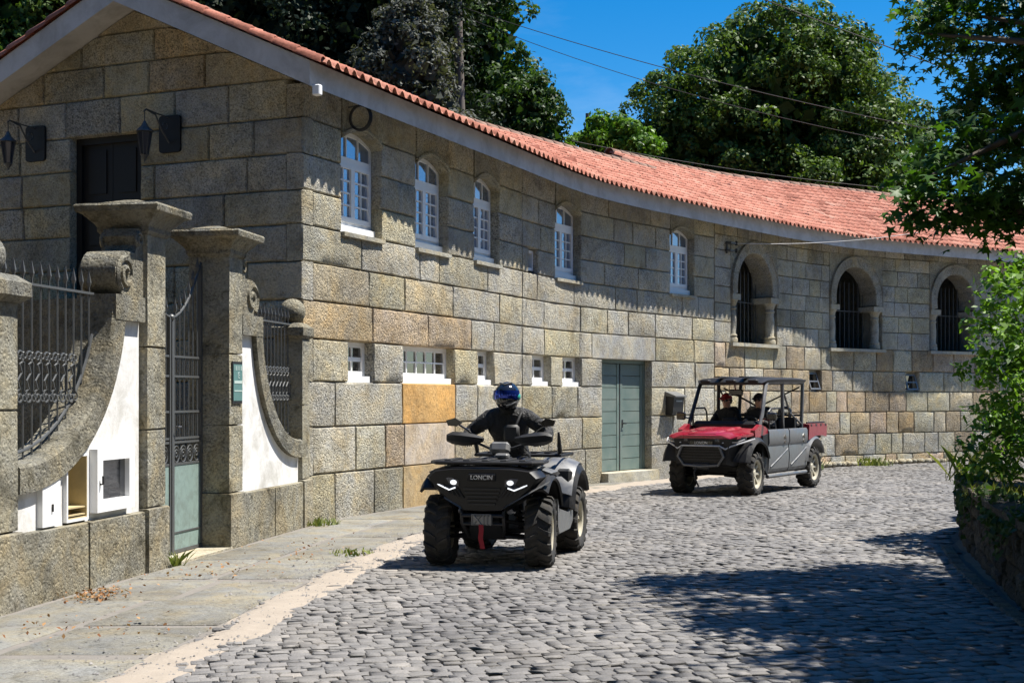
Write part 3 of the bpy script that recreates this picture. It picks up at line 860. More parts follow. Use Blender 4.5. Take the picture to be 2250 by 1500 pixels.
for k, (a, b) in enumerate(ARCH):
    m_ = (a+b)/2; Ro = (b-a)/2; Ri = Ro-.27; zc = 5.22-Ro; zs = 3.94
    # spandrel stones between the square opening and the ring
    mb = MB(); nseg = 18
    outer = []
    for i in range(nseg+1):
        t_ = math.pi*i/nseg; outer.append((m_+Ro*math.cos(t_), zc+Ro*math.sin(t_)))
    for sgn in (0, 1):
        pts = outer[:nseg//2+1] if sgn == 0 else outer[nseg//2:]
        cx_ = b if sgn == 0 else a
        for i in range(len(pts)-1):
            V = [fm(pts[i][0], pts[i][1], .0), fm(pts[i+1][0], pts[i+1][1], .0), fm(pts[i+1][0], 5.262, .0), fm(pts[i][0], 5.262, .0)]
            Vb = [fm(pts[i][0], pts[i][1], -.28), fm(pts[i+1][0], pts[i+1][1], -.28), fm(pts[i+1][0], 5.262, -.28), fm(pts[i][0], 5.262, -.28)]
            mb.add(V+Vb, [(0, 1, 2, 3), (4, 7, 6, 5), (0, 4, 5, 1), (2, 6, 7, 3), (1, 5, 6, 2), (3, 7, 4, 0)])
    sp = mb.build('spandrel', 'granite_block', wwall, 30); sp.color = (.36, .345, .30, 1)
    # horseshoe ring of voussoirs
    phi = math.asin(min(1, (zc-zs)/Ro)); nv = 11
    ang0, ang1 = -phi, math.pi+phi
    first = None
    for i in range(nv):
        t0 = ang0+(ang1-ang0)*i/nv; t1 = ang0+(ang1-ang0)*(i+1)/nv
        mb = MB(); q = 3; V = []
        for j in range(q+1):
            t_ = t0+(t1-t0)*(.012+.976*j/q); ca, sa = math.cos(t_), math.sin(t_)
            V.append([fm(m_+Ri*ca, zc+Ri*sa, -.5), fm(m_+Ri*ca, zc+Ri*sa, .015), fm(m_+(Ri+.02)*ca, zc+(Ri+.02)*sa, .04), fm(m_+(Ro-.05)*ca, zc+(Ro-.05)*sa, .04),
                      fm(m_+(Ro-.03)*ca, zc+(Ro-.03)*sa, .062), fm(m_+Ro*ca, zc+Ro*sa, .062), fm(m_+Ro*ca, zc+Ro*sa, -.02), fm(m_+Ro*ca, zc+Ro*sa, -.5)])
        mb.loft(V)
        o = mb.build('arch_stone', 'granite_block', wwall, 30); kk = brg.uniform(.9, 1.08); o.color = (.37*kk, .355*kk, .325*kk, 1)
    # columns, capitals, sill
    for sx, side_ in ((a+.19, 0), (b-.19, 1)):
        for jamb in (0,):
            c0 = Vector(fm(sx, 0, -.10))
            prof = [(.15, SILL+.02), (.15, SILL+.10), (.125, SILL+.13), (.14, SILL+.17), (.105, SILL+.22), (.115, SILL+.40), (.118, SILL+.55), (.100, SILL+.76), (.12, SILL+.78), (.12, SILL+.81), (.10, SILL+.83), (.125, SILL+.92), (.165, SILL+.99)]
            mb = MB(); mb.lathe(prof, 18, Matrix.Translation((c0.x, c0.y, 0))); o = mb.build('column', 'granite_smooth', wwall, 40); o.color = (.40, .385, .345, 1)
        mb = MB(); mb.mapbox(fm, sx-.19, sx+.19, SILL+.985, zs+.02, -.5, .05)
        o = mb.build('capital', 'granite_smooth', wwall); o.color = (.40, .385, .345, 1)
        # plain jamb behind the column
        mb = MB(); xj = (a, a+.10) if side_ == 0 else (b-.10, b)
        mb.mapbox(fm, xj[0], xj[1], SILL, zs, -.6, -.262); o = mb.build('jamb', 'granite_smooth', wwall); o.color = (.34, .325, .29, 1)
    mb = MB(); mb.mapbox(fm, a-.06, m_, SILL-.075, SILL+.005, -.45, .09); mb.mapbox(fm, m_, b+.06, SILL-.075, SILL+.005, -.45, .09)
    o = mb.build('arch_sill', 'granite_smooth', wwall); o.color = (.42, .41, .375, 1)
    for i in range(1, 11):
        x = a+.1+(b-a-.2)*i/11
        mb = MB(); mb.tube([fm(x, SILL, -.42), fm(x, zc+Ri*.55, -.42)], .011, 6); mb.build('iron_bar', 'black_iron', wwall)
    mb = MB(); mb.tube([fm(a+.1, SILL+1.0, -.42), fm(m_, SILL+1.0, -.42), fm(b-.1, SILL+1.0, -.42)], .012, 6); mb.build('iron_rail', 'black_iron', wwall)
for (a, b) in WLOW:
    mb = MB(); z0, z1 = 1.74, 2.27
    for bb in ((a, a+.06, z0, z1), (b-.06, b, z0, z1), (a+.06, b-.06, z0, z0+.06), (a+.06, b-.06, z1-.06, z1)): mb.mapbox(fm, *bb, -.24, -.17)
    w_ = mb.build('window', 'granite_pale', wing)
    pane(w_, fm, a+.06, b-.06, z0+.06, z1-.06, -.2)
    # tilted opening sash
    mb = MB()
    def tm(s, z, o): return fm(s, z, -.17+o+(z1-z)*.32)
    for bb in ((a+.05, a+.09, z0+.05, z1-.06), (b-.09, b-.05, z0+.05, z1-.06), (a+.09, b-.09, z0+.05, z0+.09), (a+.09, b-.09, z1-.10, z1-.06), (a+.09, b-.09, 1.98, 2.01)): mb.mapbox(tm, *bb, 0, .03)
    mb.build('open_sash', 'silver_panel', w_)

# loose footing stones along the wing
s = 18.6
while s < 27.5:
    w_ = brg.uniform(.16, .34); k = brg.uniform(.85, 1.15)
    mb = MB(); c = fm(s+w_/2, -.12+brg.uniform(-.02, .02), .10); tx = front(s)
    mb.cbox(c, (w_*.94, .16, .14), .05, Matrix.Rotation(math.atan2(tx[3], tx[2])+brg.uniform(-.08, .08), 4, 'Z'))
    o = mb.build('footing_stone', 'granite_block', wing, 50); o.color = (.40*k, .37*k, .31*k, 1); s += w_
# ------------------------------------------------------------------ roofs
def roof_slab(parent, sa, sb, w):
    mb = MB(); rings = []
    n = max(3, int((sb-sa)/.4))
    for s in np.linspace(sa, sb, n):
        e = eave(s); rt = e+.31+(OV+w)*TP
        q = ov(s); rings.append([fm(s, e-(q-OV)*TP, q), fm(s, e+.31-(q-OV)*TP, q), fm(s, rt, -w), fm(s, e+.31, -2*w-OV), fm(s, e, -2*w-OV), fm(s, rt-.31, -w)])
    mb.loft(rings)
    return mb.build('roof', 'eave_paint', parent)
TW, TL = .205, .36
def tile_geo(s, u, w, up, wid, jit):
    """one S-shaped clay tile: column at s, distance u up the slope from the eave, on the street (up=1) or back slope"""
    ct = 1/math.sqrt(1+TP*TP)
    prof = [(-.53, .004), (-.42, .042), (-.27, .074), (-.10, .080), (.05, .052), (.15, .014), (.30, .002), (.53, .004)]
    V = []
    for (du, lift) in ((-.06, .046), (TL+.015, .004)):
        uu = (u+du)*ct
        for (x, h) in prof:
            ss = s+x*wid
            o = OV-uu if up else -2*w-OV+uu
            base = eave(ss)+.315+uu*TP
            V.append(fm(ss, base+h+lift+jit, o))
    for (x, h) in prof:                           # lower lip
        uu = (u-.06)*ct; ss = s+x*wid; o = OV-uu if up else -2*w-OV+uu
        V.append(fm(ss, eave(ss)+.315+uu*TP+h+.046-.022+jit, o))
    n = len(prof); F = []
    for i in range(n-1):
        F.append((i, i+1, n+i+1, n+i)); F.append((2*n+i, 2*n+i+1, i+1, i))
    return V, F
def tiles(parent, sa, sb, w, nsingle, seed):
    r_ = random.Random(seed); slope = (OV+w)*math.sqrt(1+TP*TP); rows = int(slope/TL)
    cols = int((sb-sa)/TW); singles = []; rest = []
    for r0 in range(rows+1):
        for c_ in range(cols):
            s = sa+(c_+.5)*TW; u = r0*TL-.165-(ov(s)-OV)*1.1
            if u+TL > slope+.12: continue
            V, F = tile_geo(s+r_.uniform(-.004, .004), u, w, True, TW, r_.uniform(-.003, .005))
            d = V[0][1]
            singles.append((d*(1.0 if r0 == 0 else 1.12+.02*r0), V, F, (r_.random()*.55+.25*r_.random()+.12) if r_.random() > .07 else 0.0))
    singles.sort(key=lambda k: k[0])
    for d, V, F, t_ in singles[:nsingle]:
        fast_mesh('roof_tile', V, F, 'terracotta', parent, [t_]*len(V), True)
    VV, FF, TT = [], [], []
    for d, V, F, t_ in singles[nsingle:]:
        o = len(VV); VV += V; FF += [tuple(i+o for i in f) for f in F]; TT += [t_]*len(V)
    if VV:
        tag(fast_mesh('tile_field', VV, FF, 'terracotta', parent, TT, True), kind='stuff')
    VV, FF, TT = [], [], []
    for r0 in range(rows+1):
        for c_ in range(cols):
            s = sa+(c_+.5)*TW; u = r0*TL
            if u+TL > slope+.12: continue
            V, F = tile_geo(s, u, w, False, TW, 0)
            o = len(VV); VV += V; FF += [tuple(i+o for i in f) for f in F]; TT += [r_.random()*.8]*len(V)
    tag(fast_mesh('back_tile_field', VV, FF, 'terracotta', parent, TT, True), kind='stuff')
    # ridge tiles
    s = sa; k = 0
    while s < sb-.1:
        L = .40; V = []; F = []; n = 9
        for (ds, rad) in ((-.03, .125), (L, .105)):
            zz = eave(s)+.315+(OV+w)*TP+.01
            for j in range(n):
                t_ = math.pi*j/(n-1); V.append(fm(s+ds, zz+rad*math.sin(t_)*1.0-.0, -w+rad*1.15*math.cos(t_)))
        for j in range(n):
            t_ = math.pi*j/(n-1); V.append(fm(s-.03, zz+.107*math.sin(t_), -w+.123*math.cos(t_)))
        for j in range(n-1): F.append((j, j+1, n+j+1, n+j)); F.append((2*n+j, 2*n+j+1, j+1, j))
        fast_mesh('ridge_tile', V, F, 'ridge_clay', parent, [r_.random()*.5]*len(V), True)
        s += L-.02
roof1 = roof_slab(house, -.42, 16.78, W2)
roof2 = roof_slab(wing, 16.782, 31.2, W3)
tiles(roof1, -.36, 16.70, W2, 290, 41)
tiles(roof2, 16.66, 31.1, W3, 290, 42)
# verge tiles along both rakes of the gable end
def verge_tiles(parent):
    ct = 1/math.sqrt(1+TP*TP); slope = (OV+W2)/ct
    for up in (True, False):
        u = 0
        while u < slope-.1:
            V = []; F = []; n = 7
            for (du, rad) in ((-.04, .085), (.40, .070)):
                uu = (u+du)*ct; o = OV-uu if up else -2*W2-OV+uu
                zz = eave(0)+.33+uu*TP+(.03 if du < 0 else .01)
                for j in range(n):
                    t_ = math.pi*(j/(n-1))*1.15-.25; V.append(fm(-.38-rad*math.cos(t_)*1.05, zz+rad*math.sin(t_), o))
            for j in range(n-1): F.append((j, j+1, n+j+1, n+j))
            for j in range(n):
                uu = (u-.04)*ct; o = OV-uu if up else -2*W2-OV+uu; t_ = math.pi*(j/(n-1))*1.15-.25
                V.append(fm(-.38-.065*math.cos(t_), eave(0)+.36+uu*TP+.065*math.sin(t_), o))
            for j in range(n-1): F.append((2*n+j, 2*n+j+1, j+1, j))
            fast_mesh('verge_tile', V, F, 'terracotta', parent, [rng.random()*.5]*len(V), True)
            u += .38
verge_tiles(roof1)
# triangular ventilation tiles
for (s, u) in ((8.7, .95), (10.1, .95)):
    mb = MB(); ct = 1/math.sqrt(1+TP*TP)
    def rm(a, b, h): return fm(s+a, eave(s)+.315+(u+b)*ct*TP+h, OV-(u+b)*ct)
    mb.add([rm(-.2, 0, .03), rm(.2, 0, .03), rm(0, 0, .22), rm(-.2, .45, .05), rm(.2, .45, .05), rm(0, .45, .07)], [(0, 1, 2), (0, 2, 5, 3), (1, 4, 5, 2), (3, 5, 4), (0, 3, 4, 1)])
    o = mb.build('vent_tile', 'terracotta', roof1)
    a_ = o.data.attributes.new('tint', 'FLOAT', 'POINT'); a_.data.foreach_set('value', [.25]*len(o.data.vertices))
# ------------------------------------------------------------------ boundary wall, gate and fittings
PT = .56                                             # plinth top
def garden_wall(qa, qb, label, rising, lowq, highq, niche=None):
    """rendered panel under a sweeping stone coping; rising=+1: low end first"""
    t = thing('garden_wall', label, 'wall', wm((qa+qb)/2, 0), group='garden wall sections beside the gate')
    A = abs(highq-lowq); top = 2.50; low = 1.08
    def curve(k):                                    # k 0..1 from low end to high end
        th = k*math.pi/2; return lowq+(highq-lowq)*math.sin(th)**.92, top-(top-low)*math.cos(th)**1.08
    K = 22; up = [curve(i/K) for i in range(K+1)]
    # coping: inner (upper) curve and outer curve below it
    lo = []
    for i, (q, z) in enumerate(up):
        if i == 0: d = Vector((up[1][0]-q, up[1][1]-z))
        elif i == K: d = Vector((q-up[i-1][0], z-up[i-1][1]))
        else: d = Vector((up[i+1][0]-up[i-1][0], up[i+1][1]-up[i-1][1]))
        d.normalize(); n = Vector((d.y, -d.x)) if rising > 0 else Vector((-d.y, d.x))
        lo.append((q+n.x*.22, z+n.y*.22))
    endq = qb if rising > 0 else qa
    lo[0] = (lowq, up[0][1]-.22)
    # curved stones of the coping
    cuts = [0, 5, 9, 13, 17, K]
    for a, b in zip(cuts[:-1], cuts[1:]):
        mb = MB(); V = []
        for i in range(a, b+1):
            u, l = up[i], lo[i]
            V.append([wm(u[0], u[1], -.30), wm(u[0], u[1], .035), wm((u[0]*.9+l[0]*.1), (u[1]*.9+l[1]*.1), .06), wm(l[0], l[1], .06), wm(l[0], l[1], -.33)])
        mb.loft(V); mb.build('coping_stone', 'granite_weathered', t, 30)
    # level top block at the high end
    mb = MB(); hq = up[-1][0]; bq = endq
    mb.mapbox(wm, min(hq, bq), max(hq, bq), top-.22, top+.002, -.305, .065); mb.build('cap_block', 'granite_weathered', t)
    # rendered panel: columns between plinth and coping
    mb = MB(); pts = sorted(lo+[(endq, top-.2)], key=lambda p: p[0])
    pts = [p for p in pts if min(qa, qb)-.001 <= p[0] <= max(qa, qb)+.001]
    def under(q):
        qs = [p[0] for p in pts]; return float(np.interp(q, qs, [min(p[1], top-.2) for p in pts]))
    lo_q, hi_q = min(qa, qb), max(qa, qb)
    for (s0, s1, zb) in ([(lo_q, niche[0], .45), (niche[0], niche[1], niche[2]), (niche[1], hi_q, .45)] if niche else [(lo_q, hi_q, .45)]):
        rings = []
        for q in np.linspace(s0, s1, 20): z = max(under(q)+.04, zb+.02); rings.append([wm(q, zb, -.24), wm(q, zb, 0), wm(q, z, 0), wm(q, z, -.24)])
        mb.loft(rings)
    mb.build('render_panel', 'wall_render', t)
    # plinth blocks
    n = 2; L = (qb-qa)/n
    for i in range(n):
        o = block(wm, qa+i*L+.004, qa+(i+1)*L-.004, -.15, PT, .42, t, (.26, .245, .205), 'plinth_granite', rough=.003, ch=.012, jit=.003, name='plinth_stone', dish=0)
        for v in o.data.vertices: v.co += Vector((WN.x, WN.y, 0))*.075
    return t
gw1 = garden_wall(.17, 2.32, 'white rendered wall with sweeping stone coping and meter boxes left of the gate', 1, .17, 1.74, (.93, 1.30, 1.13))
gw2 = garden_wall(4.74, 6.74, 'white rendered wall with sweeping stone coping between gate pillar and house corner', -1, 6.74, 5.36)
def pillar(q0, q1, label, sgn):
    t = thing('gate_pillar', label, 'pillar', wm((q0+q1)/2, 0), group='stone gate pillars')
    o = block(wm, q0-.03, q1+.03, -.15, PT+.02, .50, t, (.29, .27, .225), 'plinth_granite', rough=.004, ch=.014, jit=.003, name='base_stone', dish=0)
    for v in o.data.vertices: v.co += Vector((WN.x, WN.y, 0))*.10
    for (a, b) in ((PT+.02, 1.30), (1.30, 2.06), (2.06, 3.10)):
        k = brg.uniform(.92, 1.08)
        o = block(wm, q0, q1, a, b, .45, t, (.31*k, .295*k, .25*k), 'plinth_granite', rough=.005, ch=.012, jit=.004, name='shaft_stone', dish=.002)
        for v in o.data.vertices: v.co += Vector((WN.x, WN.y, 0))*.07
    qc = (q0+q1)/2; oc = -.155; h = (q1-q0)/2
    mb = MB(); V = []
    for (e, z) in ((h+.005, 3.09), (h+.03, 3.12), (h+.03, 3.16), (h+.05, 3.19), (h+.13, 3.27), (h+.175, 3.29), (h+.185, 3.34), (h+.17, 3.36)):
        V.append([wm(qc-e, z, oc-e-.02), wm(qc+e, z, oc-e-.02), wm(qc+e, z, oc+e+.02), wm(qc-e, z, oc+e+.02)])
    mb.loft(V); mb.build('cap', 'granite_weathered', t)
    mb = MB(); V = []
    for (e, z) in ((h+.02, 3.358), (h+.02, 3.385), (.06, 3.43)):
        V.append([wm(qc-e, z, oc-e), wm(qc+e, z, oc-e), wm(qc+e, z, oc+e), wm(qc-e, z, oc+e)])
    mb.loft(V); mb.build('cap_top', 'granite_weathered', t)
    # scroll bracket leaning on the pillar: lower volute, sweep, upper volute
    qs = q0 if sgn < 0 else q1
    def vm(a, b, c): return wm(qs+sgn*a, b, c)
    mb = MB()
    outer = []
    for i in range(15):                               # lower volute
        th = R(-70+i*20); outer.append((.36+.20*math.cos(th), 2.70+.20*math.sin(th)))
    body = [(.0, 2.50), (.42, 2.50)]+outer[0:9]+[(.17, 2.90), (.12, 2.98), (.15, 3.06), (.11, 3.13), (.0, 3.13)]
    mb.prism(body, vm, -.30, .03)
    for (cx, cz, r0) in ((.36, 2.70, .175), (.09, 3.03, .075)):
        sp = []
        for i in range(26):
            th = R(-60)+i*R(24); r_ = r0*(1-i/30); sp.append((cx+r_*math.cos(th), cz+r_*math.sin(th)))
        for o in (.035, -.305): mb.tube([vm(a, b, o) for a, b in sp], .022*r0/.175+.006, 5)
    mb.build('scroll', 'granite_weathered', t, 35)
    return t
p1 = pillar(2.35, 2.76, 'gate pillar with broad stepped cap left of the iron gate', -1)
p2 = pillar(4.33, 4.73, 'gate pillar with stepped cap and teal plaque right of the iron gate', 1)
def pier(q0, q1, label):
    t = thing('wall_pier', label, 'pier', wm((q0+q1)/2, 0), group='low piers crowned with stone balls')
    o = block(wm, q0-.03, q1+.03, -.15, PT+.02, .45, t, (.29, .27, .225), 'plinth_granite', rough=.004, ch=.014, jit=.003, name='base_stone', dish=0)
    for v in o.data.vertices: v.co += Vector((WN.x, WN.y, 0))*.09
    for (a, b) in ((PT+.02, 1.5), (1.5, 2.32)):
        o = block(wm, q0, q1, a, b, .36, t, (.31, .295, .25), 'plinth_granite', rough=.005, ch=.012, jit=.004, name='shaft_stone', dish=.002)
        for v in o.data.vertices: v.co += Vector((WN.x, WN.y, 0))*.05
    qc = (q0+q1)/2; oc = -.13; mb = MB(); h = (q1-q0)/2; V = []
    for (e, z) in ((h, 2.31), (h+.06, 2.36), (h+.06, 2.46), (h-.02, 2.52)):
        V.append([wm(qc-e, z, oc-e), wm(qc+e, z, oc-e), wm(qc+e, z, oc+e), wm(qc-e, z, oc+e)])
    mb.loft(V); mb.build('cap', 'granite_weathered', t)
    c = wm(qc, 2.66, oc); mb = MB(); mb.sphere(c, .165, 20); mb.lathe([(.10, 2.515), (.07, 2.55), (.09, 2.58)], 14, Matrix.Translation((c[0], c[1], 0)))
    mb.build('stone_ball', 'granite_weathered', t, 60)
pier(-.22, .17, 'stone pier with ball at the left edge of the picture')
pier(6.76, 7.06, 'stone pier with ball beside the house corner')

def spear(mb, p, h=.15, w=.016):
    x, y, z = p
    mb.tube([(x, y, z), (x, y, z+h*.25), (x, y, z+h*.45), (x, y, z+h)], [w*.45, w*.45, w*1.25, .001], 4)
def scroll_pts(c, r0, turns, sgn, start):
    out = []
    n = 15
    for i in range(n):
        th = start+sgn*turns*2*math.pi*i/(n-1); r_ = r0*(1-.85*i/(n-1)); out.append((c[0]+r_*math.cos(th), c[1]+r_*math.sin(th)))
    return out
def railing(qa, qb, label, rising, lowq, highq, n):
    t = thing('iron_railing', label, 'railing', wm((qa+qb)/2, 1.1), group='spear-topped railings on the garden walls')
    oc = -.12; top = 2.50; low = 1.08
    def base(q):
        k = abs((q-lowq)/(highq-lowq)); k = min(k, 1.0)**(1/.92); th = math.asin(min(1, k)); return top-(top-low)*math.cos(th)**1.08
    mb = MB(); mb.mapbox(wm, qa, qb, 2.485, 2.505, oc-.02, oc+.02); mb.build('top_rail', 'black_iron', t)
    mb = MB(); pts = [wm(q, base(q)+.07, oc) for q in np.linspace(qa, qb, 16) if base(q) < 2.4]; mb.tube(pts, .014, 6); mb.build('curved_rail', 'black_iron', t)
    for i in range(n):
        q = qa+(qb-qa)*(i+.6)/n; z0 = base(q)
        if z0 > 2.35: continue
        mb = MB(); mb.tube([wm(q, z0, oc), wm(q, 2.5, oc)], .0085, 5); spear(mb, wm(q, 2.5, oc), .19, .020); mb.build('spear_bar', 'black_iron', t)
    # band of S scrolls
    z1, z2 = 1.92, 1.60; w = (qb-qa)/n
    for i in range(n):
        q = qa+(qb-qa)*(i+1.1)/n
        if base(q) > 1.55: continue
        mb = MB()
        a = scroll_pts((q, z1), .062, 1.3, 1, R(-90)); b = scroll_pts((q+.0, z2), .062, 1.3, 1, R(90))
        mb.tube([wm(x, z, oc+.012) for x, z in a[::-1]+[(q+.03, (z1+z2)/2+.03), (q-.03, (z1+z2)/2-.03)]+b], .0085, 5)
        a = scroll_pts((q+w*.5, z1), .05, 1.2, -1, R(-90)); b = scroll_pts((q+w*.5, z2), .05, 1.2, -1, R(90))
        mb.tube([wm(x, z, oc+.012) for x, z in a[::-1]+b], .007, 5)
        mb.build('scroll_ornament', 'black_iron', t)
railing(.17, 1.66, 'black spear railing with scroll band above the left garden wall', 1, .17, 1.74, 11)
railing(5.44, 6.76, 'black spear railing above the wall next to the house corner', -1, 6.74, 5.36, 11)

# ---- double leaf iron gate
gate = thing('iron_gate', 'double leaf iron gate with spears above and pale green steel panels below', 'gate', wm(3.55, 0, -.2))
oc = -.24; g0, g1 = 2.78, 4.31; gm_ = (g0+g1)/2
def gtop(q): return 2.40+.62*abs((q-gm_)/(g1-gm_))**1.9
for (a, b) in ((g0, gm_-.02), (gm_+.02, g1)):
    mb = MB(); mb.mapbox(wm, a, b, .02, .92, oc-.008, oc+.008); leaf = mb.build('steel_panel', 'green_steel', gate)
    mb = MB()
    mb.mapbox(wm, a, a+.035, .0, gtop(a+.02), oc-.02, oc+.02); mb.mapbox(wm, b-.035, b, .0, gtop(b-.02), oc-.02, oc+.02)
    mb.mapbox(wm, a+.035, b-.035, .02, .055, oc-.018, oc+.018)
    for z in (.91, 1.13, 1.17, 1.44, 1.80, 2.0): mb.mapbox(wm, a+.035, b-.035, z, z+.022, oc-.014, oc+.014)
    mb.mapbox(wm, a+.035, b-.035, .22, .235, oc+.007, oc+.016)
    mb.build('leaf_frame', 'black_iron', gate)
    n = 6
    for i in range(n):
        q = a+.035+(b-a-.07)*(i+.5)/n
        mb = MB(); mb.tube([wm(q, 1.14, oc), wm(q, gtop(q), oc)], .0085, 5); spear(mb, wm(q, gtop(q)-.01, oc), .20, .020); mb.build('spear_bar', 'black_iron', gate)
    for i in range(n):
        q = a+.035+(b-a-.07)*(i+1)/n
        if i == n-1: continue
        for (z0, z1) in ((1.18, 1.45), (1.81, 2.01)):
            mb = MB(); mb.tube([wm(q, z0, oc), wm(q, z1, oc)], .006, 4); mb.build('short_bar', 'black_iron', gate)
    for i in range(4):
        q = a+.035+(b-a-.07)*(i+.5)/4; mb = MB()
        mb.tube([wm(q+.07*math.cos(k*math.pi/6), 1.02+.085*math.sin(k*math.pi/6), oc) for k in range(12)], .008, 5, True)
        mb.tube([wm(x, z, oc) for x, z in scroll_pts((q, 1.02), .055, 1.4, 1, 0)], .007, 5)
        mb.build('ring_ornament', 'black_iron', gate)
    mb = MB(); mb.tube([wm(q, gtop(q), oc) for q in np.linspace(a, b, 9)], .013, 6); mb.build('top_rail', 'black_iron', gate)
mb = MB(); mb.mapbox(wm, gm_-.022, gm_+.022, .0, 2.36, oc+.0, oc+.03); mb.sphere(wm(gm_, 2.40, oc+.01), .035, 10); mb.build('meeting_bar', 'black_iron', gate)
mb = MB(); mb.tube([wm(gm_+.10, 1.30, oc+.02), wm(gm_+.10, 1.30, oc+.07), wm(gm_+.02, 1.30, oc+.07)], .010, 6); mb.build('gate_handle', 'steel', gate)
mb = MB(); mb.mapbox(wm, g0-.03, g1+.03, -.15, .014, -.45, .10); o = tag(mb.build('gate_sill', 'granite_pale'), 'flat granite threshold under the iron gate', 'threshold')

# ---- plaque on the right pillar
sg = thing('wall_plaque', 'small tall teal plaque fixed to the right gate pillar', 'sign', wm(4.53, 1.45, .075))
mb = MB(); mb.mapbox(wm, 4.39, 4.67, 1.53, 1.98, .070, .084); mb.build('plaque_back', 'dark_metal', sg)
mb = MB(); mb.mapbox(wm, 4.405, 4.655, 1.56, 1.95, .083, .090); mb.build('plaque_face', 'teal_sign', sg)
mb = MB()
mb.mapbox(wm, 4.42, 4.64, 1.745, 1.775, .0895, .093)
for i in range(6): mb.mapbox(wm, 4.43+i*.036, 4.437+i*.036+(.01 if i % 2 else 0), 1.885, 1.935, .0895, .093)
mb.mapbox(wm, 4.42, 4.64, 1.66, 1.672, .0895, .093)
mb.build('plaque_print', 'sign_pale', sg)
Mx = Matrix(((WD.x, 0, WN.x, 0), (WD.y, 0, WN.y, 0), (0, 1, 0, 0), (0, 0, 0, 1)))
text_mesh('plaque_letter', 'E', .095, 'sign_pale', sg, Matrix.Translation(wm(4.55, 1.83, .0915)) @ Mx)

# ---- meter boxes set into the left wall
mbx = thing('meter_cabinet', 'white framed glazed meter hatch on the garden wall left of the gate', 'meter box', wm(1.74, .7, 0))
mb = MB(); a, b, z0, z1 = 1.38, 2.08, .62, 1.16
for bb in ((a, a+.10, z0, z1), (b-.10, b, z0, z1), (a+.10, b-.10, z0, z0+.10), (a+.10, b-.10, z1-.10, z1)): mb.mapbox(wm, *bb, -.05, .075)
mb.build('frame', 'white_paint', mbx)
mb = MB(); mb.mapbox(wm, a+.09, b-.09, z0+.09, z1-.09, .02, .03); mb.build('glass', 'window_glass', mbx)
mb = MB(); mb.tube([wm(a+.05, .86, .075), wm(a+.05, .86, .10), wm(a+.05, .93, .10)], .010, 6); mb.build('latch', 'dark_metal', mbx)
for z in (.72, 1.04):
    mb = MB(); mb.tube([wm(b+.008, z, .06), wm(b+.008, z+.07, .06)], .012, 6); mb.build('hinge', 'steel', mbx)
ob = thing('open_box', 'open beige-lined meter niche in the white wall', 'meter box', wm(1.1, .6, 0))
a, b, z0, z1 = .93, 1.30, .575, 1.13
mb = MB()
mb.mapbox(wm, a, a+.022, z0, z1, -.23, .035); mb.mapbox(wm, b-.022, b, z0, z1, -.23, .035)
mb.mapbox(wm, a+.022, b-.022, z0, z0+.022, -.23, .035); mb.mapbox(wm, a+.022, b-.022, z1-.022, z1, -.23, .035)
mb.mapbox(wm, a+.022, b-.022, z0+.022, z1-.022, -.23, -.215)
o = mb.build('box_shell', 'white_paint', ob)
mb = MB(); mb.mapbox(wm, a+.0225, b-.0225, z0+.0225, z1-.0225, -.214, -.205); mb.mapbox(wm, b-.030, b-.0225, z0+.023, z1-.023, -.205, .03); mb.mapbox(wm, a+.0225, a+.03, z0+.023, z1-.023, -.205, .03)
mb.mapbox(wm, a+.031, b-.031, z0+.0225, z0+.03, -.205, .03); mb.build('box_lining', 'beige_box', ob)
mb = MB()
for z in (.62, .68): mb.mapbox(wm, a+.032, b-.032, z, z+.012, -.12, .02)
mb.build('box_slats', 'beige_box', ob)
cb = thing('service_hatch', 'plain white service hatch at the low end of the garden wall', 'hatch', wm(.6, .6, 0))
mb = MB(); mb.mapbox(wm, .52, .80, .575, .93, -.02, .05); mb.build('hatch_plate', 'white_paint', cb)
mb = MB(); mb.mapbox(wm, .66, .675, .69, .75, .0495, .062); mb.build('hatch_knob', 'dark_metal', cb)

# ---- courtyard stair behind the railing
st = thing('courtyard_stair', 'granite steps and landing behind the railing, up to the dark upper door', 'stairs', gm(3.2, 0, .8))
mb = MB(); mb.mapbox(gm, 2.2, 4.2, -.3, 2.84, .01, 1.25); mb.build('landing', 'granite_weathered', st)
for i in range(13):
    mb = MB(); mb.mapbox(gm, 4.2+i*.28, 4.2+(i+1)*.28, -.3, 2.84-(i+1)*.205, .01, 1.25); mb.build('step', 'granite_weathered', st)
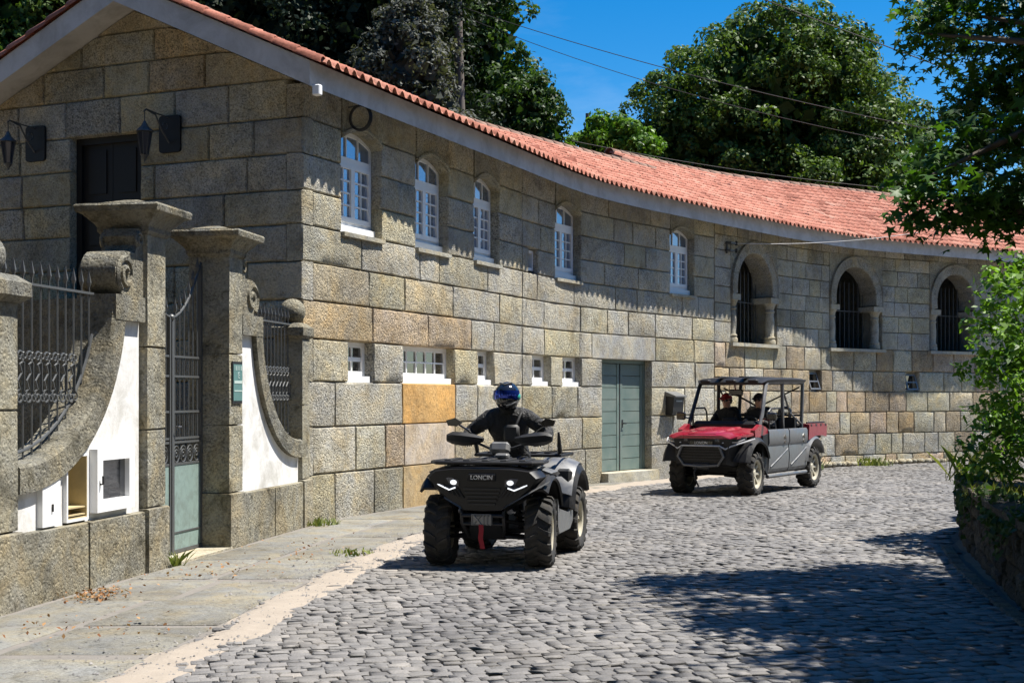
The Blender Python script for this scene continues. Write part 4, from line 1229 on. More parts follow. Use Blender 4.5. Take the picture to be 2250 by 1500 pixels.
# ---- wall lanterns on brackets
def lantern(u, z, label):
    t = thing('wall_lantern', label, 'lantern', gm(u, z, 0), group='black bracket lanterns on the gable')
    mb = MB()
    V = []
    poly = []
    for (cx, cz, a0) in ((.125, .20, 0), (-.125, .20, 90), (-.125, -.20, 180), (.125, -.20, 270)):
        for k in range(5): th = R(a0+k*22.5); poly.append((u+cx+.045*math.cos(th), z+cz+.045*math.sin(th)))
    mb.prism(poly, gm, .005, .045); mb.build('back_board', 'dark_wood', t)
    mb = MB(); mb.tube([gm(u, z-.12, .045), gm(u, z+.02, .20), gm(u, z+.20, .33), gm(u, z+.235, .52), gm(u, z+.20, .56)], .012, 6)
    mb.tube([gm(u, z+.21, .045), gm(u, z+.22, .3), gm(u, z+.235, .5)], .010, 6)
    mb.tube([gm(x, zz, o) for (x, zz, o) in [(u, z+.09+.05*math.sin(k*.6), .13+.05*math.cos(k*.6)) for k in range(9)]], .007, 5)
    mb.build('bracket_arm', 'black_iron', t)
    c = gm(u, 0, .55); T = Matrix.Translation((c[0], c[1], z-.16))
    mb = MB(); mb.tube([(c[0], c[1], z+.20), (c[0], c[1], z+.06)], .007, 5)
    mb.lathe([(.012, .24), (.035, .20), (.05, .165), (.11, .115), (.118, .10), (.105, .095)], 8, T)
    mb.lathe([(.055, -.20), (.035, -.235), (.012, -.26), (.004, -.29)], 8, T)
    for k in range(8):
        th = k*math.pi/4; mb.tube([(c[0]+.10*math.cos(th), c[1]+.10*math.sin(th), z-.16+.10), (c[0]+.052*math.cos(th), c[1]+.052*math.sin(th), z-.16-.20)], .006, 4)
    mb.build('lantern_cage', 'black_iron', t)
    mb = MB(); mb.lathe([(.048, -.19), (.092, .09)], 8, T); mb.build('lantern_glass', 'headlight_dark', t)
lantern(2.04, 5.08, 'black lantern right of the dark upper door')
lantern(4.33, 5.12, 'black lantern left of the dark upper door')

# ---- small fittings on the street front
mbk = MB(); mbk.tube([fm(1.12, 5.48, .0), fm(1.12, 5.50, .20)], .010, 6)
t = thing('cable_coil', 'black coil of cable hanging over the first arched window', 'cable', fm(1.12, 5.2, .05))
for k in range(5):
    mb = MB(); r0 = .155+brg.uniform(-.012, .012)
    mb.tube([fm(1.10+.012*k, 5.33+r0*math.sin(i*math.pi/12)*1.05, .19+r0*math.cos(i*math.pi/12)) for i in range(24)], .008, 5, True); mb.build('cable_loop', 'wire_black', t)
mbk.build('hook', 'black_iron', t)
mbx = thing('mail_box', 'grey metal letter box on the wall between green door and buggy', 'letter box', fm(13.2, 1.2, 0))
mb = MB()
V = [[fm(13.0, z0, .012), fm(13.42, z0, .012), fm(13.42, z0, o1), fm(13.0, z0, o1)] for (z0, o1) in ((1.22, .17), (1.30, .19), (1.62, .22))]
mb.loft(V); mb.build('box_body', 'dark_metal', mbx)
mb = MB(); mb.add([fm(12.97, 1.62, .01), fm(13.45, 1.62, .01), fm(13.45, 1.60, .27), fm(12.97, 1.60, .27), fm(12.97, 1.72, .01), fm(13.45, 1.72, .01), fm(13.45, 1.625, .27), fm(12.97, 1.625, .27)], [(0, 3, 2, 1), (4, 5, 6, 7), (0, 1, 5, 4), (1, 2, 6, 5), (2, 3, 7, 6), (3, 0, 4, 7)])
mb.build('box_lid', 'grey_panel', mbx)
mb = MB(); mb.mapbox(fm, 13.08, 13.34, 1.50, 1.53, .205, .222); mb.build('letter_slot', 'steel', mbx)
ins = thing('cable_bracket', 'black insulator bracket carrying cables left of the first arch', 'bracket', fm(15.7, 5.0, .05))
mb = MB(); mb.mapbox(fm, 15.58, 15.86, 5.06, 5.10, .0, .16); mb.mapbox(fm, 15.58, 15.86, 4.90, 4.93, .0, .14); mb.mapbox(fm, 15.60, 15.64, 4.85, 5.12, .01, .05); mb.build('bracket_plate', 'black_iron', ins)
for x, z in ((15.84, 5.08), (15.84, 4.915)):
    mb = MB(); c = fm(x, z, .15); mb.lathe([(.02, -.05), (.035, -.02), (.02, 0), (.035, .02), (.02, .05)], 8, Matrix.Translation(c)); mb.build('insulator', 'dark_metal', ins)
def wire(label, pts, r=.012, n=28, sag=0.0, mat='wire_black'):
    a, b = Vector(pts[0]), Vector(pts[1]); P = []
    for i in range(n+1):
        t_ = i/n; p = a.lerp(b, t_); p.z -= sag*4*t_*(1-t_); P.append(p)
    mb = MB(); mb.tube(P, r, 5); tag(mb.build('overhead_wire', mat), label, 'wire', 'overhead wires')
sn = MB(); sn.cbox(gm(-.46, 5.36, .40), (.10, .09, .13), .012, Matrix.Rotation(R(-23), 4, 'Z')); tag(sn.build('eave_sensor', 'white_paint'), 'small white box under the roof corner', 'sensor')
# ------------------------------------------------------------------ vehicles (local axes: X forward, Y left, Z up)
def ident(a, b, c): return (a, b, c)
def wheel(parent, x, y, r, w, steer, rim_mat, rim_r=.52, spokes=7, out=1):
    """rim as the part, lugged tyre as its sub-part; out=+1 when the outer face looks to +Y"""
    T = Matrix.Translation((x, y, r)) @ Matrix.Rotation(steer, 4, 'Z') @ Matrix.Rotation(R(-90*out), 4, 'X')   # local z -> outward
    rr = r*rim_r; mb = MB()
    mb.lathe([(rr*.98, -w*.36), (rr*1.03, -w*.38), (rr*1.03, w*.34), (rr*1.10, w*.40), (rr*1.08, w*.42), (rr*.97, w*.38), (rr*.93, w*.18), (rr*.93, -w*.36)], 28, T, False)
    mb.lathe([(rr*.30, -w*.1), (rr*.30, w*.22), (rr*.24, w*.28), (rr*.05, w*.29)], 16, T)
    for k in range(spokes):
        th = 2*math.pi*k/spokes
        def sm(a, b, c):
            q = Vector((a*math.cos(th)-b*math.sin(th), a*math.sin(th)+b*math.cos(th), c)); return T @ q
        V = []
        for (a, hw, z0, z1) in ((rr*.22, rr*.11, w*.10, w*.24), (rr*.60, rr*.075, w*.12, w*.25), (rr*.97, rr*.13, w*.16, w*.30)):
            V.append([sm(a, -hw, z0), sm(a, hw, z0), sm(a, hw, z1), sm(a, -hw, z1)])
        mb.loft(V)
    rim = mb.build('wheel', rim_mat, parent, 35)
    mb = MB(); mb.lathe([(rr*.92, w*.15), (rr*.92, -w*.02), (rr*.5, -w*.05), (rr*.45, w*.04), (rr*.02, w*.04)], 24, T, False); mb.build('hub_disc', 'dark_metal', rim, 40)
    mb = MB(); h = w/2
    prof = [(rr*.99, -h*.72), (rr*1.14, -h*.90), (r*.74, -h*1.0), (r*.86, -h*.97), (r*.925, -h*.80), (r*.945, 0), (r*.925, h*.80), (r*.86, h*.97), (r*.74, h*1.0), (rr*1.14, h*.90), (rr*.99, h*.72)]
    mb.lathe(prof, 40, T, False)
    nl = 17
    for k in range(nl):
        for sd in (-1, 1):
            th0 = 2*math.pi*(k+(.5 if sd > 0 else 0))/nl
            def cyl(th, rad, z): return T @ Vector((rad*math.cos(th), rad*math.sin(th), z))
            V = []
            for (zz, dth, hw, r0, r1) in ((.04, .0, .055, r*.92, r*.99), (.45, .10, .060, r*.92, r*1.0), (.86, .17, .075, r*.88, r*.985), (1.03, .19, .07, r*.80, r*.90)):
                z = sd*zz*h; a = th0+dth
                V.append([cyl(a-hw, r0, z*.97), cyl(a+hw, r0, z*.97), cyl(a+hw*.8, r1, z), cyl(a-hw*.8, r1, z)])
            mb.loft(V)
    mb.build('tyre', 'rubber', rim, 35)
    return rim
def part(parent, name, mat, fn, smooth=None):
    mb = MB(); fn(mb); return mb.build(name, mat, parent, smooth)
def mirrored(poly): return poly+[(-a, b) for a, b in reversed(poly) if abs(a) > 1e-6]
def yz(x): return lambda a, b, c: (x+c, a, b)

# ---- quad bike
ATV_LOC = (-.035, 13.70, 0); ATV_ROT = math.atan2(-.973, -.23)
atv = thing('quad_bike', 'black and grey quad bike with racks, winch and red strap, ridden towards the camera', 'quad bike', ATV_LOC, ATV_ROT, world_built=False)
for (x, y, o_, st_) in ((.72, .485, 1, R(6)), (.72, -.485, -1, R(6)), (-.72, .48, 1, 0), (-.72, -.48, -1, 0)):
    wheel(atv, x, y, .335, .25 if x > 0 else .28, st_, 'dusty_rim', .52, 6, o_)
def nose(mb):
    P = mirrored([(0, .955), (.30, .95), (.50, .925), (.57, .86), (.50, .76), (.34, .62), (.20, .53), (0, .52)])
    def ring(x, k, dz=0): return [Vector((x+.03*(b-.52), a*k, .74+(b-.74)*k+dz)) for a, b in P]
    mb.loft([ring(.40, .80), ring(.62, .97), ring(.88, 1.0), ring(1.01, .96), ring(1.05, .90)])
part(atv, 'front_cowl', 'cowl_black', nose, 28)
def grille(mb):
    for k in range(5): z = .60+.035*k; w = .13+.012*k; mb.mapbox(ident, 1.054, 1.072, -w, w, z, z+.016)
    for sy in (-1, 1):
        for k in range(4):
            y0 = .17+.045*k
            mb.tube([(1.062, sy*y0, .66+.012*k), (1.066, sy*(y0+.07), .755+.012*k)], .009, 5)
part(atv, 'grille', 'dark_metal', grille)
def badge(mb): mb.cbox((1.062, 0, .855), (.03, .27, .075), .012)
bd = part(atv, 'name_badge', 'black_plastic', badge)
Mt = Matrix(((0, 0, 1, 0), (1, 0, 0, 0), (0, 1, 0, 0), (0, 0, 0, 1)))
text_mesh('badge_lettering', 'LONCIN', .056, 'lettering', bd, Matrix.Translation((1.080, 0, .853)) @ Mt, .003)
for sy in (-1, 1):
    def hl(mb): mb.prism([(sy*.22, .83), (sy*.22, .775), (sy*.31, .745), (sy*.47, .81), (sy*.49, .85), (sy*.28, .85)], lambda a, b, c: (c-.05*max(0, abs(a)-.3)/.2, a, b), .98, 1.074)
    h_ = part(atv, 'headlight', 'headlight_dark', hl)
    def lens(mb): mb.sphere((1.070, sy*.27, .808), .030, 12, (.4, 1.15, .8))
    part(h_, 'lens', 'lamp_on', lens, 60)
    def drl(mb): mb.tube([(1.082, sy*.25, .760), (1.080, sy*.31, .738), (1.045, sy*.46, .80), (1.035, sy*.495, .818)], .0075, 5)
    part(h_, 'running_light', 'lamp_on', drl)
    def trim(mb):
        mb.loft([[(x, sy*(y-.02), z-.012), (x+.02, sy*y, z), (x, sy*(y+.012), z+.022), (x-.03, sy*y, z+.01)] for (x, y, z) in (((1.05, .20, .565), (1.06, .33, .64), (1.07, .46, .715), (1.05, .56, .77), (.98, .62, .81)) if sy > 0 else ((1.05, .20, .565), (1.05, .30, .62), (1.05, .36, .655)))])
    part(atv, 'cowl_trim', 'grey_panel', trim, 30)
    def fender(mb):
        V = []
        for k in range(13):
            th = R(46+k*9.5); ca, sa = math.cos(th), math.sin(th)
            ro = .485; cx, cz = .70, .40
            yi, yo = sy*.33, sy*.62
            V.append([(cx+ro*ca, yi, cz+ro*sa), (cx+ro*ca, yo-.04*sy, cz+ro*sa), (cx+(ro-.05)*ca, yo, cz+(ro-.05)*sa), (cx+(ro-.07)*ca, yo-.015*sy, cz+(ro-.07)*sa), (cx+(ro-.03)*ca, yo-.05*sy, cz+(ro-.03)*sa), (cx+(ro-.03)*ca, yi, cz+(ro-.03)*sa)])
        mb.loft(V)
    part(atv, 'front_fender', 'black_plastic', fender, 35)
    def shoulder(mb):
        mb.loft([[(x, sy*y0, z0), (x, sy*y1, z1), (x, sy*(y1-.03), z1-.03), (x, sy*(y0-.02), z0-.05)] for (x, y0, z0, y1, z1) in ((.78, .38, .965, .60, .885), (.55, .34, .98, .62, .895), (.32, .27, .96, .59, .86), (.18, .22, .92, .48, .78))])
    part(atv, 'shoulder_panel', 'silver_panel', shoulder, 30)
    def rear_f(mb):
        V = []
        for k in range(12):
            th = R(8+k*13); ca, sa = math.cos(th), math.sin(th); ro = .50; cx, cz = -.70, .40; yi, yo = sy*.20, sy*.63
            V.append([(cx+ro*ca, yi, cz+ro*sa+.04), (cx+ro*ca, yo-.05*sy, cz+ro*sa+.02), (cx+(ro-.06)*ca, yo, cz+(ro-.06)*sa), (cx+(ro-.09)*ca, yo-.02*sy, cz+(ro-.09)*sa), (cx+(ro-.04)*ca, yi, cz+(ro-.04)*sa)])
        mb.loft(V)
    part(atv, 'rear_fender', 'black_plastic', rear_f, 35)
    def rear_p(mb):
        V = []
        for k in range(8):
            th = R(22+k*12); ca, sa = math.cos(th), math.sin(th); ro = .512; cx, cz = -.70, .41; yi, yo = sy*.24, sy*.60
            V.append([(cx+ro*ca, yi, cz+ro*sa+.05), (cx+(ro+.012)*ca, yo-.12*sy, cz+(ro+.012)*sa+.035), (cx+(ro-.015)*ca, yo, cz+(ro-.015)*sa+.01), (cx+(ro-.03)*ca, yo-.02*sy, cz+(ro-.03)*sa+.01), (cx+(ro-.02)*ca, yi, cz+(ro-.02)*sa+.04)])
        mb.loft(V)
    part(atv, 'rear_panel', 'silver_panel', rear_p, 22)
    def tool(mb): mb.cbox((-.34, sy*.50, .70), (.10, .16, .34), .03, Matrix.Rotation(R(-14), 4, 'Y'))
    part(atv, 'side_pod', 'black_plastic', tool, 30)
    def inner(mb):
        mb.loft([[(x, sy*y0, z0), (x, sy*y1, z0), (x, sy*y1, z1), (x, sy*y0, z1)] for (x, y0, y1, z0, z1) in ((.42, .20, .50, .30, .36), (.30, .20, .56, .28, .33), (-.22, .20, .56, .28, .33), (-.34, .20, .50, .30, .40))])
    part(atv, 'footwell', 'black_plastic', inner)
    def sidep(mb):
        mb.add([(.28, sy*.56, .30), (.22, sy*.565, .62), (.30, sy*.54, .80), (.36, sy*.55, .80), (.31, sy*.57, .60), (.36, sy*.57, .34)]+[(.28, sy*.53, .30), (.22, sy*.535, .62), (.30, sy*.51, .80), (.36, sy*.52, .80), (.31, sy*.54, .60), (.36, sy*.54, .34)],
               [(0, 1, 4, 5), (1, 2, 3, 4), (6, 11, 10, 7), (7, 10, 9, 8), (0, 6, 7, 1), (1, 7, 8, 2), (2, 8, 9, 3), (3, 9, 10, 4), (4, 10, 11, 5), (5, 11, 6, 0)])
    part(atv, 'leg_shield', 'black_plastic', sidep)
    def lowp(mb):
        mb.loft([[(x, sy*.575, z0), (x, sy*.59, z0+.01), (x, sy*.585, z1), (x, sy*.56, z1)] for (x, z0, z1) in ((.40, .34, .62), (.34, .27, .52), (-.20, .27, .44), (-.36, .34, .60))])
    part(atv, 'side_guard', 'silver_panel', lowp)
    for x in (.72, -.72):
        for dx, z in ((.14, .27), (-.14, .27), (.10, .42)):
            part(atv, 'suspension_arm', 'dark_metal', lambda mb: mb.tube([(x+dx, sy*.12, z+.02), (x+dx*.25, sy*.40, z-.0 if z < .4 else z-.03)], .018, 6))
        part(atv, 'axle', 'dark_metal', lambda mb: mb.tube([(x, sy*.1, .335), (x, sy*.42, .335)], .022, 6))
    def shock(mb):
        mb.tube([(.70, sy*.30, .34), (.66, sy*.20, .74)], .022, 8)
        mb.tube([(.70-.04*t/40*1+.042*math.cos(t*.9), sy*(.29-.08*t/40)+.042*math.sin(t*.9), .40+.26*t/40) for t in range(41)], .010, 5)
    part(atv, 'shock_absorber', 'dark_metal', shock)
    def guard(mb):
        mb.loft([[(.40, sy*y, zc-hh), (.40+bx, sy*y, zc-hh*.5), (.40+bx, sy*y, zc+hh*.5), (.40, sy*y, zc+hh), (.36, sy*y, zc+hh*.4), (.36, sy*y, zc-hh*.4)] for (y, zc, hh, bx) in ((.16, 1.185, .025, .02), (.24, 1.185, .05, .05), (.36, 1.19, .068, .06), (.47, 1.20, .062, .045), (.53, 1.20, .033, .01))])
    part(atv, 'hand_guard', 'black_plastic', guard, 30)
    def mirror(mb):
        mb.tube([(.28, sy*.27, 1.20), (.29, sy*.36, 1.28), (.30, sy*.44, 1.33)], .010, 6)
        mb.loft([[(.32+dx, sy*y, z) for (y, z) in ((.39, 1.345), (.46, 1.395), (.55, 1.37), (.53, 1.318), (.44, 1.312))] for dx in (0, .035)])
    part(atv, 'mirror', 'gloss_black', mirror)
    def grip(mb): mb.tube([(.26, sy*.28, 1.15), (.235, sy*.42, 1.145)], .021, 8)
    part(atv, 'grip', 'rubber', grip, 60)
def frontrack(mb):
    mb.tube([(.50, -.50, .985), (.88, -.53, .985), (1.0, -.46, .985), (1.03, 0, .985), (1.0, .46, .985), (.88, .53, .985), (.50, .50, .985)], .019, 8)
    mb.cbox((.74, 0, .985), (.46, .96, .03), .012)
    for y in (-.36, -.18, 0, .18, .36): mb.cbox((.74, y, 1.004), (.42, .07, .022), .008)
    for y in (-.3, .3): mb.tube([(.80, y, .93), (.82, y, .985)], .014, 6)
fr = part(atv, 'front_rack', 'black_plastic', frontrack, 30)
def rearrack(mb):
    mb.tube([(-.42, -.45, 1.0), (-.95, -.47, 1.0), (-1.02, 0, 1.0), (-.95, .47, 1.0), (-.42, .45, 1.0), (-.42, -.45, 1.0)], .018, 8)
    for y in (-.30, -.15, 0, .15, .30): mb.tube([(-.42, y, 1.0), (-1.0, y, 1.0)], .012, 6)
    for y in (-.44, .44): mb.tube([(-.46, y, 1.0), (-.40, y*1.0, 1.10), (-.36, y, 1.24)], [.02, .024, .012], 6)
    for y in (-.3, .3): mb.tube([(-.7, y, .85), (-.7, y, 1.0)], .014, 6)
part(atv, 'rear_rack', 'black_plastic', rearrack, 40)
def seat(mb):
    mb.loft([[(x, -w, z-.10), (x, w, z-.10), (x, w*.95, z-.02), (x, w*.6, z), (x, -w*.6, z), (x, -w*.95, z-.02)] for (x, w, z) in ((.22, .10, .86), (.10, .13, .85), (-.20, .17, .84), (-.45, .18, .87), (-.62, .17, .90), (-.68, .14, .86))])
part(atv, 'seat', 'seat_vinyl', seat, 45)
def tank(mb):
    mb.loft([[(x, -w, .70), (x, w, .70), (x, w, z-.05), (x, w*.5, z), (x, -w*.5, z), (x, -w, z-.05)] for (x, w, z) in ((.48, .20, .96), (.32, .19, 1.02), (.18, .15, .92), (-.05, .14, .82))])
part(atv, 'tank_cover', 'grey_panel', tank, 40)
def pod(mb):
    mb.cbox((.36, .0, 1.10), (.10, .20, .12), .03, Matrix.Rotation(R(-25), 4, 'Y')); mb.tube([(.40, 0, .92), (.33, 0, 1.10)], .028, 8)
    mb.cbox((.50, .06, 1.03), (.14, .13, .05), .015)
part(atv, 'instrument_pod', 'grey_panel', pod)
def bars(mb): mb.tube([(.235, .42, 1.145), (.27, .26, 1.15), (.33, .12, 1.10), (.33, -.12, 1.10), (.27, -.26, 1.15), (.235, -.42, 1.145)], .013, 8)
part(atv, 'handlebar', 'dark_metal', bars, 60)
def chassis(mb):
    mb.cbox((0, 0, .40), (1.5, .34, .26), .05); mb.cbox((-.05, 0, .60), (.75, .40, .34), .06); mb.cbox((-.75, 0, .66), (.60, .50, .26), .06)
    mb.loft([[(x, -w, z), (x, w, z), (x, w, z+.03), (x, -w, z+.03)] for (x, w, z) in ((1.0, .14, .48), (.86, .17, .26), (-.8, .17, .25))])
part(atv, 'chassis', 'dark_metal', chassis)
def bumper(mb):
    for sy in (-1, 1): mb.tube([(.90, sy*.17, .30), (1.02, sy*.20, .42), (1.04, sy*.20, .52), (.98, sy*.22, .60)], .019, 8)
    mb.tube([(1.045, -.20, .50), (1.05, .20, .50)], .019, 8); mb.tube([(1.02, -.20, .42), (1.02, .20, .42)], .016, 8)
part(atv, 'front_bumper', 'dark_metal', bumper, 40)
def winch(mb):
    mb.cbox((1.06, 0, .46), (.04, .20, .10), .012)
    mb.tube([(1.085, -.075, .505), (1.085, .0, .42)], .008, 5); mb.tube([(1.085, .0, .505), (1.085, -.075, .42)], .008, 5)
    for y in (-.09, .02, .055, .09): mb.tube([(1.085, y, .415), (1.085, y, .51)], .008, 5)
    mb.tube([(1.083, -.095, .512), (1.083, .095, .512)], .007, 5)
part(atv, 'winch', 'steel', winch)
def strap(mb):
    mb.loft([[(1.09+d, y-.022, z), (1.09+d, y+.022, z), (1.097+d, y+.022, z), (1.097+d, y-.022, z)] for (y, z, d) in ((.0, .42, 0), (.005, .36, .01), (-.003, .30, .012), (.012, .24, .016), (.02, .20, .02))])
part(atv, 'winch_strap', 'red_strap', strap)
def tail(mb):
    for y in (-.4, .4): mb.cbox((-1.06, y, .80), (.05, .12, .07), .01)
part(atv, 'tail_lights', 'red_paint', tail)

# ---- people: skinned skeletons
def body_mesh(name, verts, edges, root, mats, face_mat, parent, sub=2):
    me = bpy.data.meshes.new(name); me.from_pydata([v[0] for v in verts], edges, [])
    o = bpy.data.objects.new(name, me); col.objects.link(o)
    sk = o.modifiers.new('skin', 'SKIN'); sk.use_smooth_shade = True
    for i, v in enumerate(verts):
        d = me.skin_vertices[0].data[i]; r_ = v[1]; d.radius = r_ if hasattr(r_, '__len__') else (r_, r_); d.use_root = (i == root)
    ss = o.modifiers.new('sub', 'SUBSURF'); ss.levels = sub; ss.render_levels = sub
    dg = bpy.context.evaluated_depsgraph_get()
    m2 = bpy.data.meshes.new_from_object(o.evaluated_get(dg))
    bpy.data.objects.remove(o); bpy.data.meshes.remove(me)
    m2.materials.clear()
    for m in mats: m2.materials.append(MATS[m])
    for p in m2.polygons: p.material_index = face_mat(p.center); p.use_smooth = True
    m2.name = name
    return link(name, m2, parent)
def figure(J):
    """vertex and edge list from named joints"""
    names = []; V = []; E = []
    def add(n, p, r): names.append(n); V.append((Vector(p), r)); return len(V)-1
    def chain(a, seq):
        for (p, r) in seq: i = add('', p, r); E.append((a, i)); a = i
        return a
    K = J.get('bulk', 1.0)
    pel = add('pelvis', J['pelvis'], (.15*K, .12*K))
    sp = chain(pel, [(J['waist'], (.145*K, .12*K)), (J['chest'], (.17*K, .13*K)), (J['upper'], (.13*K, .10*K))])
    chest_i = 2; up_i = 3
    nk = chain(up_i, [(J['neck'], .058)])
    hd = J['head']; f = J.get('face', Vector((1, 0, 0))); upv = Vector((0, 0, 1))
    hi = chain(nk, [(hd-upv*.06, .072), (hd+upv*.03, (.088, .10)), (hd+upv*.10, .06)])
    c_ = hi-1
    for sy, k in ((1, 'l'), (-1, 'r')):
        sh, el, wr = J['sh'+k], J['el'+k], J['wr'+k]
        w_i = chain(up_i, [(sh, .080*K), (sh.lerp(el, .5), .068*K), (el, .058*K), (el.lerp(wr, .5), .054*K), (wr, .036)])
        d = (J['hand'+k]-wr).normalized(); palm = wr+d*.055
        p_i = chain(w_i, [(palm, (.030, .020))])
        side_v = J.get('across'+k, Vector((1, 0, 0))); curl = J.get('curl'+k, Vector((0, 0, -1)))
        for q, ln in ((-.030, .06), (-.010, .072), (.010, .068), (.030, .052)):
            b0 = palm+side_v*q+d*.03
            chain(p_i, [(b0, .0095), (b0+d*ln*.4+curl*.012, .009), (b0+d*ln*.45+curl*.045, .008)])
        t0 = palm-d*.02-side_v*.03
        chain(p_i, [(t0+curl*.01, .011), (t0+d*.03-side_v*.012+curl*.035, .009)])
        hp, kn, an, to = J['hip'+k], J['kn'+k], J['an'+k], J['toe'+k]
        chain(pel, [(hp, .095), (hp.lerp(kn, .5), .085), (kn, .064), (kn.lerp(an, .45), .060), (an, .042), (an.lerp(to, .35)-Vector((0, 0, .03)), .045), (to, .035)])
    return V, E
Vv = Vector
def person(parent_loc, rotz, J, label, mats, fm_, name='person'):
    t = thing(name, label, 'person', parent_loc, rotz, world_built=False)
    V, E = figure(J); b = body_mesh('body', V, E, 0, mats, fm_, t)
    return t
J = dict(bulk=1.16, pelvis=Vv((-.20, 0, .93)), waist=Vv((-.16, 0, 1.06)), chest=Vv((-.08, 0, 1.24)), upper=Vv((-.03, 0, 1.40)), neck=Vv((.0, 0, 1.49)), head=Vv((.04, 0, 1.60)),
         shl=Vv((-.02, .20, 1.39)), ell=Vv((-.02, .42, 1.24)), wrl=Vv((.15, .39, 1.175)), handl=Vv((.25, .35, 1.155)), acrossl=Vv((0, 1, 0)), curll=Vv((0, 0, -1)),
         shr=Vv((-.02, -.20, 1.39)), elr=Vv((-.02, -.42, 1.24)), wrr=Vv((.15, -.39, 1.175)), handr=Vv((.25, -.35, 1.155)), acrossr=Vv((0, -1, 0)), curlr=Vv((0, 0, -1)),
         hipl=Vv((-.14, .12, .92)), knl=Vv((.26, .27, .93)), anl=Vv((.10, .38, .44)), toel=Vv((.26, .40, .385)),
         hipr=Vv((-.14, -.12, .92)), knr=Vv((.26, -.27, .93)), anr=Vv((.10, -.38, .44)), toer=Vv((.26, -.40, .385)))
rider = person(ATV_LOC, ATV_ROT, J, 'rider in black jacket and black helmet with blue visor on the quad bike', ['cloth_black', 'denim'], lambda c: 1 if (c.z < .99 and abs(c.y) > .05 and c.z > .5) else 0)
HC = Vector((.06, 0, 1.612))
def helm(mb):
    prof = []
    n = 20
    V = []
    for i in range(11):
        ph = -math.pi/2+math.pi*i/10; ring = []
        for j in range(n):
            th = 2*math.pi*j/n; x = math.cos(ph)*math.cos(th); y = math.cos(ph)*math.sin(th); z = math.sin(ph)
            sx = .150+(.035 if (x > 0 and z < -.1) else 0); ring.append(HC+Vector((x*sx, y*.130, z*(.142 if z > 0 else .150))))
        V.append(ring)
    mb.loft(V)
hm = part(rider, 'helmet', 'helmet_black', helm, 60)
def visor(mb):
    V = []
    for i in range(6):
        z = -.045+.018*i; ring = []
        for j in range(13):
            th = R(-74+j*148/12); k = math.sqrt(1-(z/.16)**2); ring.append(HC+Vector((.165*k*math.cos(th), .140*k*math.sin(th), z+.01)))
        V.append(ring)
    n = 13; P = [p for r_ in V for p in r_]; mb.add(P, [(i*n+j, i*n+j+1, (i+1)*n+j+1, (i+1)*n+j) for i in range(5) for j in range(12)])
part(hm, 'visor', 'visor_blue', visor, 80)
def teal(mb):
    for sy in (-1, 1): mb.sphere(HC+Vector((.02, sy*.125, -.01)), .036, 10, (1.4, .5, 1))
part(hm, 'side_plate', 'helmet_teal', teal, 60)
def peak(mb): mb.tube([HC+Vector((.05, -.06, .128)), HC+Vector((.10, 0, .112)), HC+Vector((.05, .06, .128))], .010, 6); mb.tube([HC+Vector((.165, .03, -.10)), HC+Vector((.15, .08, -.085)), HC+Vector((.10, .115, -.06))], .007, 6)
part(hm, 'vent', 'silver_panel', peak, 60)
def collar(mb): mb.lathe([(.085, 1.44), (.095, 1.49), (.075, 1.50)], 14, Matrix.Translation((.0, 0, 0)))
part(rider, 'jacket_collar', 'cloth_black', collar, 60)
def bag(mb): mb.cbox((.115, .06, 1.24), (.07, .16, .17), .025); mb.tube([(.10, .10, 1.32), (.06, .14, 1.43), (-.02, .15, 1.49)], .014, 6)
part(rider, 'chest_bag', 'seat_vinyl', bag, 40)

# ---- crew buggy
UTV_LOC = (4.13, 23.87, gz(0, 23.9)); UTV_ROT = math.atan2(-.85, -.53)
utv = thing('utility_buggy', 'red and grey four-door utility buggy with open roll cage and roof', 'buggy', UTV_LOC, UTV_ROT, world_built=False)
for (x, y, o_, st_) in ((1.375, .60, 1, R(4)), (1.375, -.60, -1, R(4)), (-1.375, .60, 1, 0), (-1.375, -.60, -1, 0)):
    wheel(utv, x, y, .365, .27, st_, 'dusty_rim', .60, 8, o_)
def hood(mb):
    def ring(x, w, zt, zb, cr): return [(x, -w, zb), (x, w, zb), (x, w, zt-.05), (x, w*.72, zt), (x, 0, zt+cr), (x, -w*.72, zt), (x, -w, zt-.05)]
    mb.loft([ring(2.0, .50, 1.0, .95, .0), ring(1.94, .60, 1.04, .95, .010), ring(1.7, .66, 1.065, .97, .018), ring(1.3, .68, 1.085, 1.0, .02), ring(.95, .68, 1.11, 1.02, .02)])
part(utv, 'hood', 'red_paint', hood, 35)
def hoodscoop(mb): mb.loft([[(x, -w, z), (x, w, z), (x, w*.9, z+h), (x, -w*.9, z+h)] for (x, w, z, h) in ((1.97, .26, 1.022, .010), (1.75, .32, 1.065, .028), (1.3, .34, 1.09, .035), (1.05, .32, 1.11, .02))])
part(utv, 'hood_bulge', 'red_paint', hoodscoop, 35)
def face(mb):
    mb.loft([[(x, -w, zb), (x, w, zb), (x, w*1.12, zt), (x, -w*1.12, zt)] for (x, w, zb, zt) in ((1.2, .50, .50, .96), (1.85, .50, .50, .95), (1.99, .44, .54, .945))])
part(utv, 'front_face', 'black_plastic', face, 30)
def ugr(mb):
    for k in range(5): z = .60+.045*k; mb.mapbox(ident, 1.965, 2.01, -.36-.012*k, .36+.012*k, z, z+.018)
part(utv, 'grille', 'dark_metal', ugr)
def ubadge(mb): mb.mapbox(ident, 1.985, 2.004, -.2, .2, .85, .91)
ub = part(utv, 'name_badge', 'gloss_black', ubadge)
text_mesh('badge_lettering', 'LONCIN', .06, 'lettering', ub, Matrix.Translation((2.006, 0, .88)) @ Mt, .003)
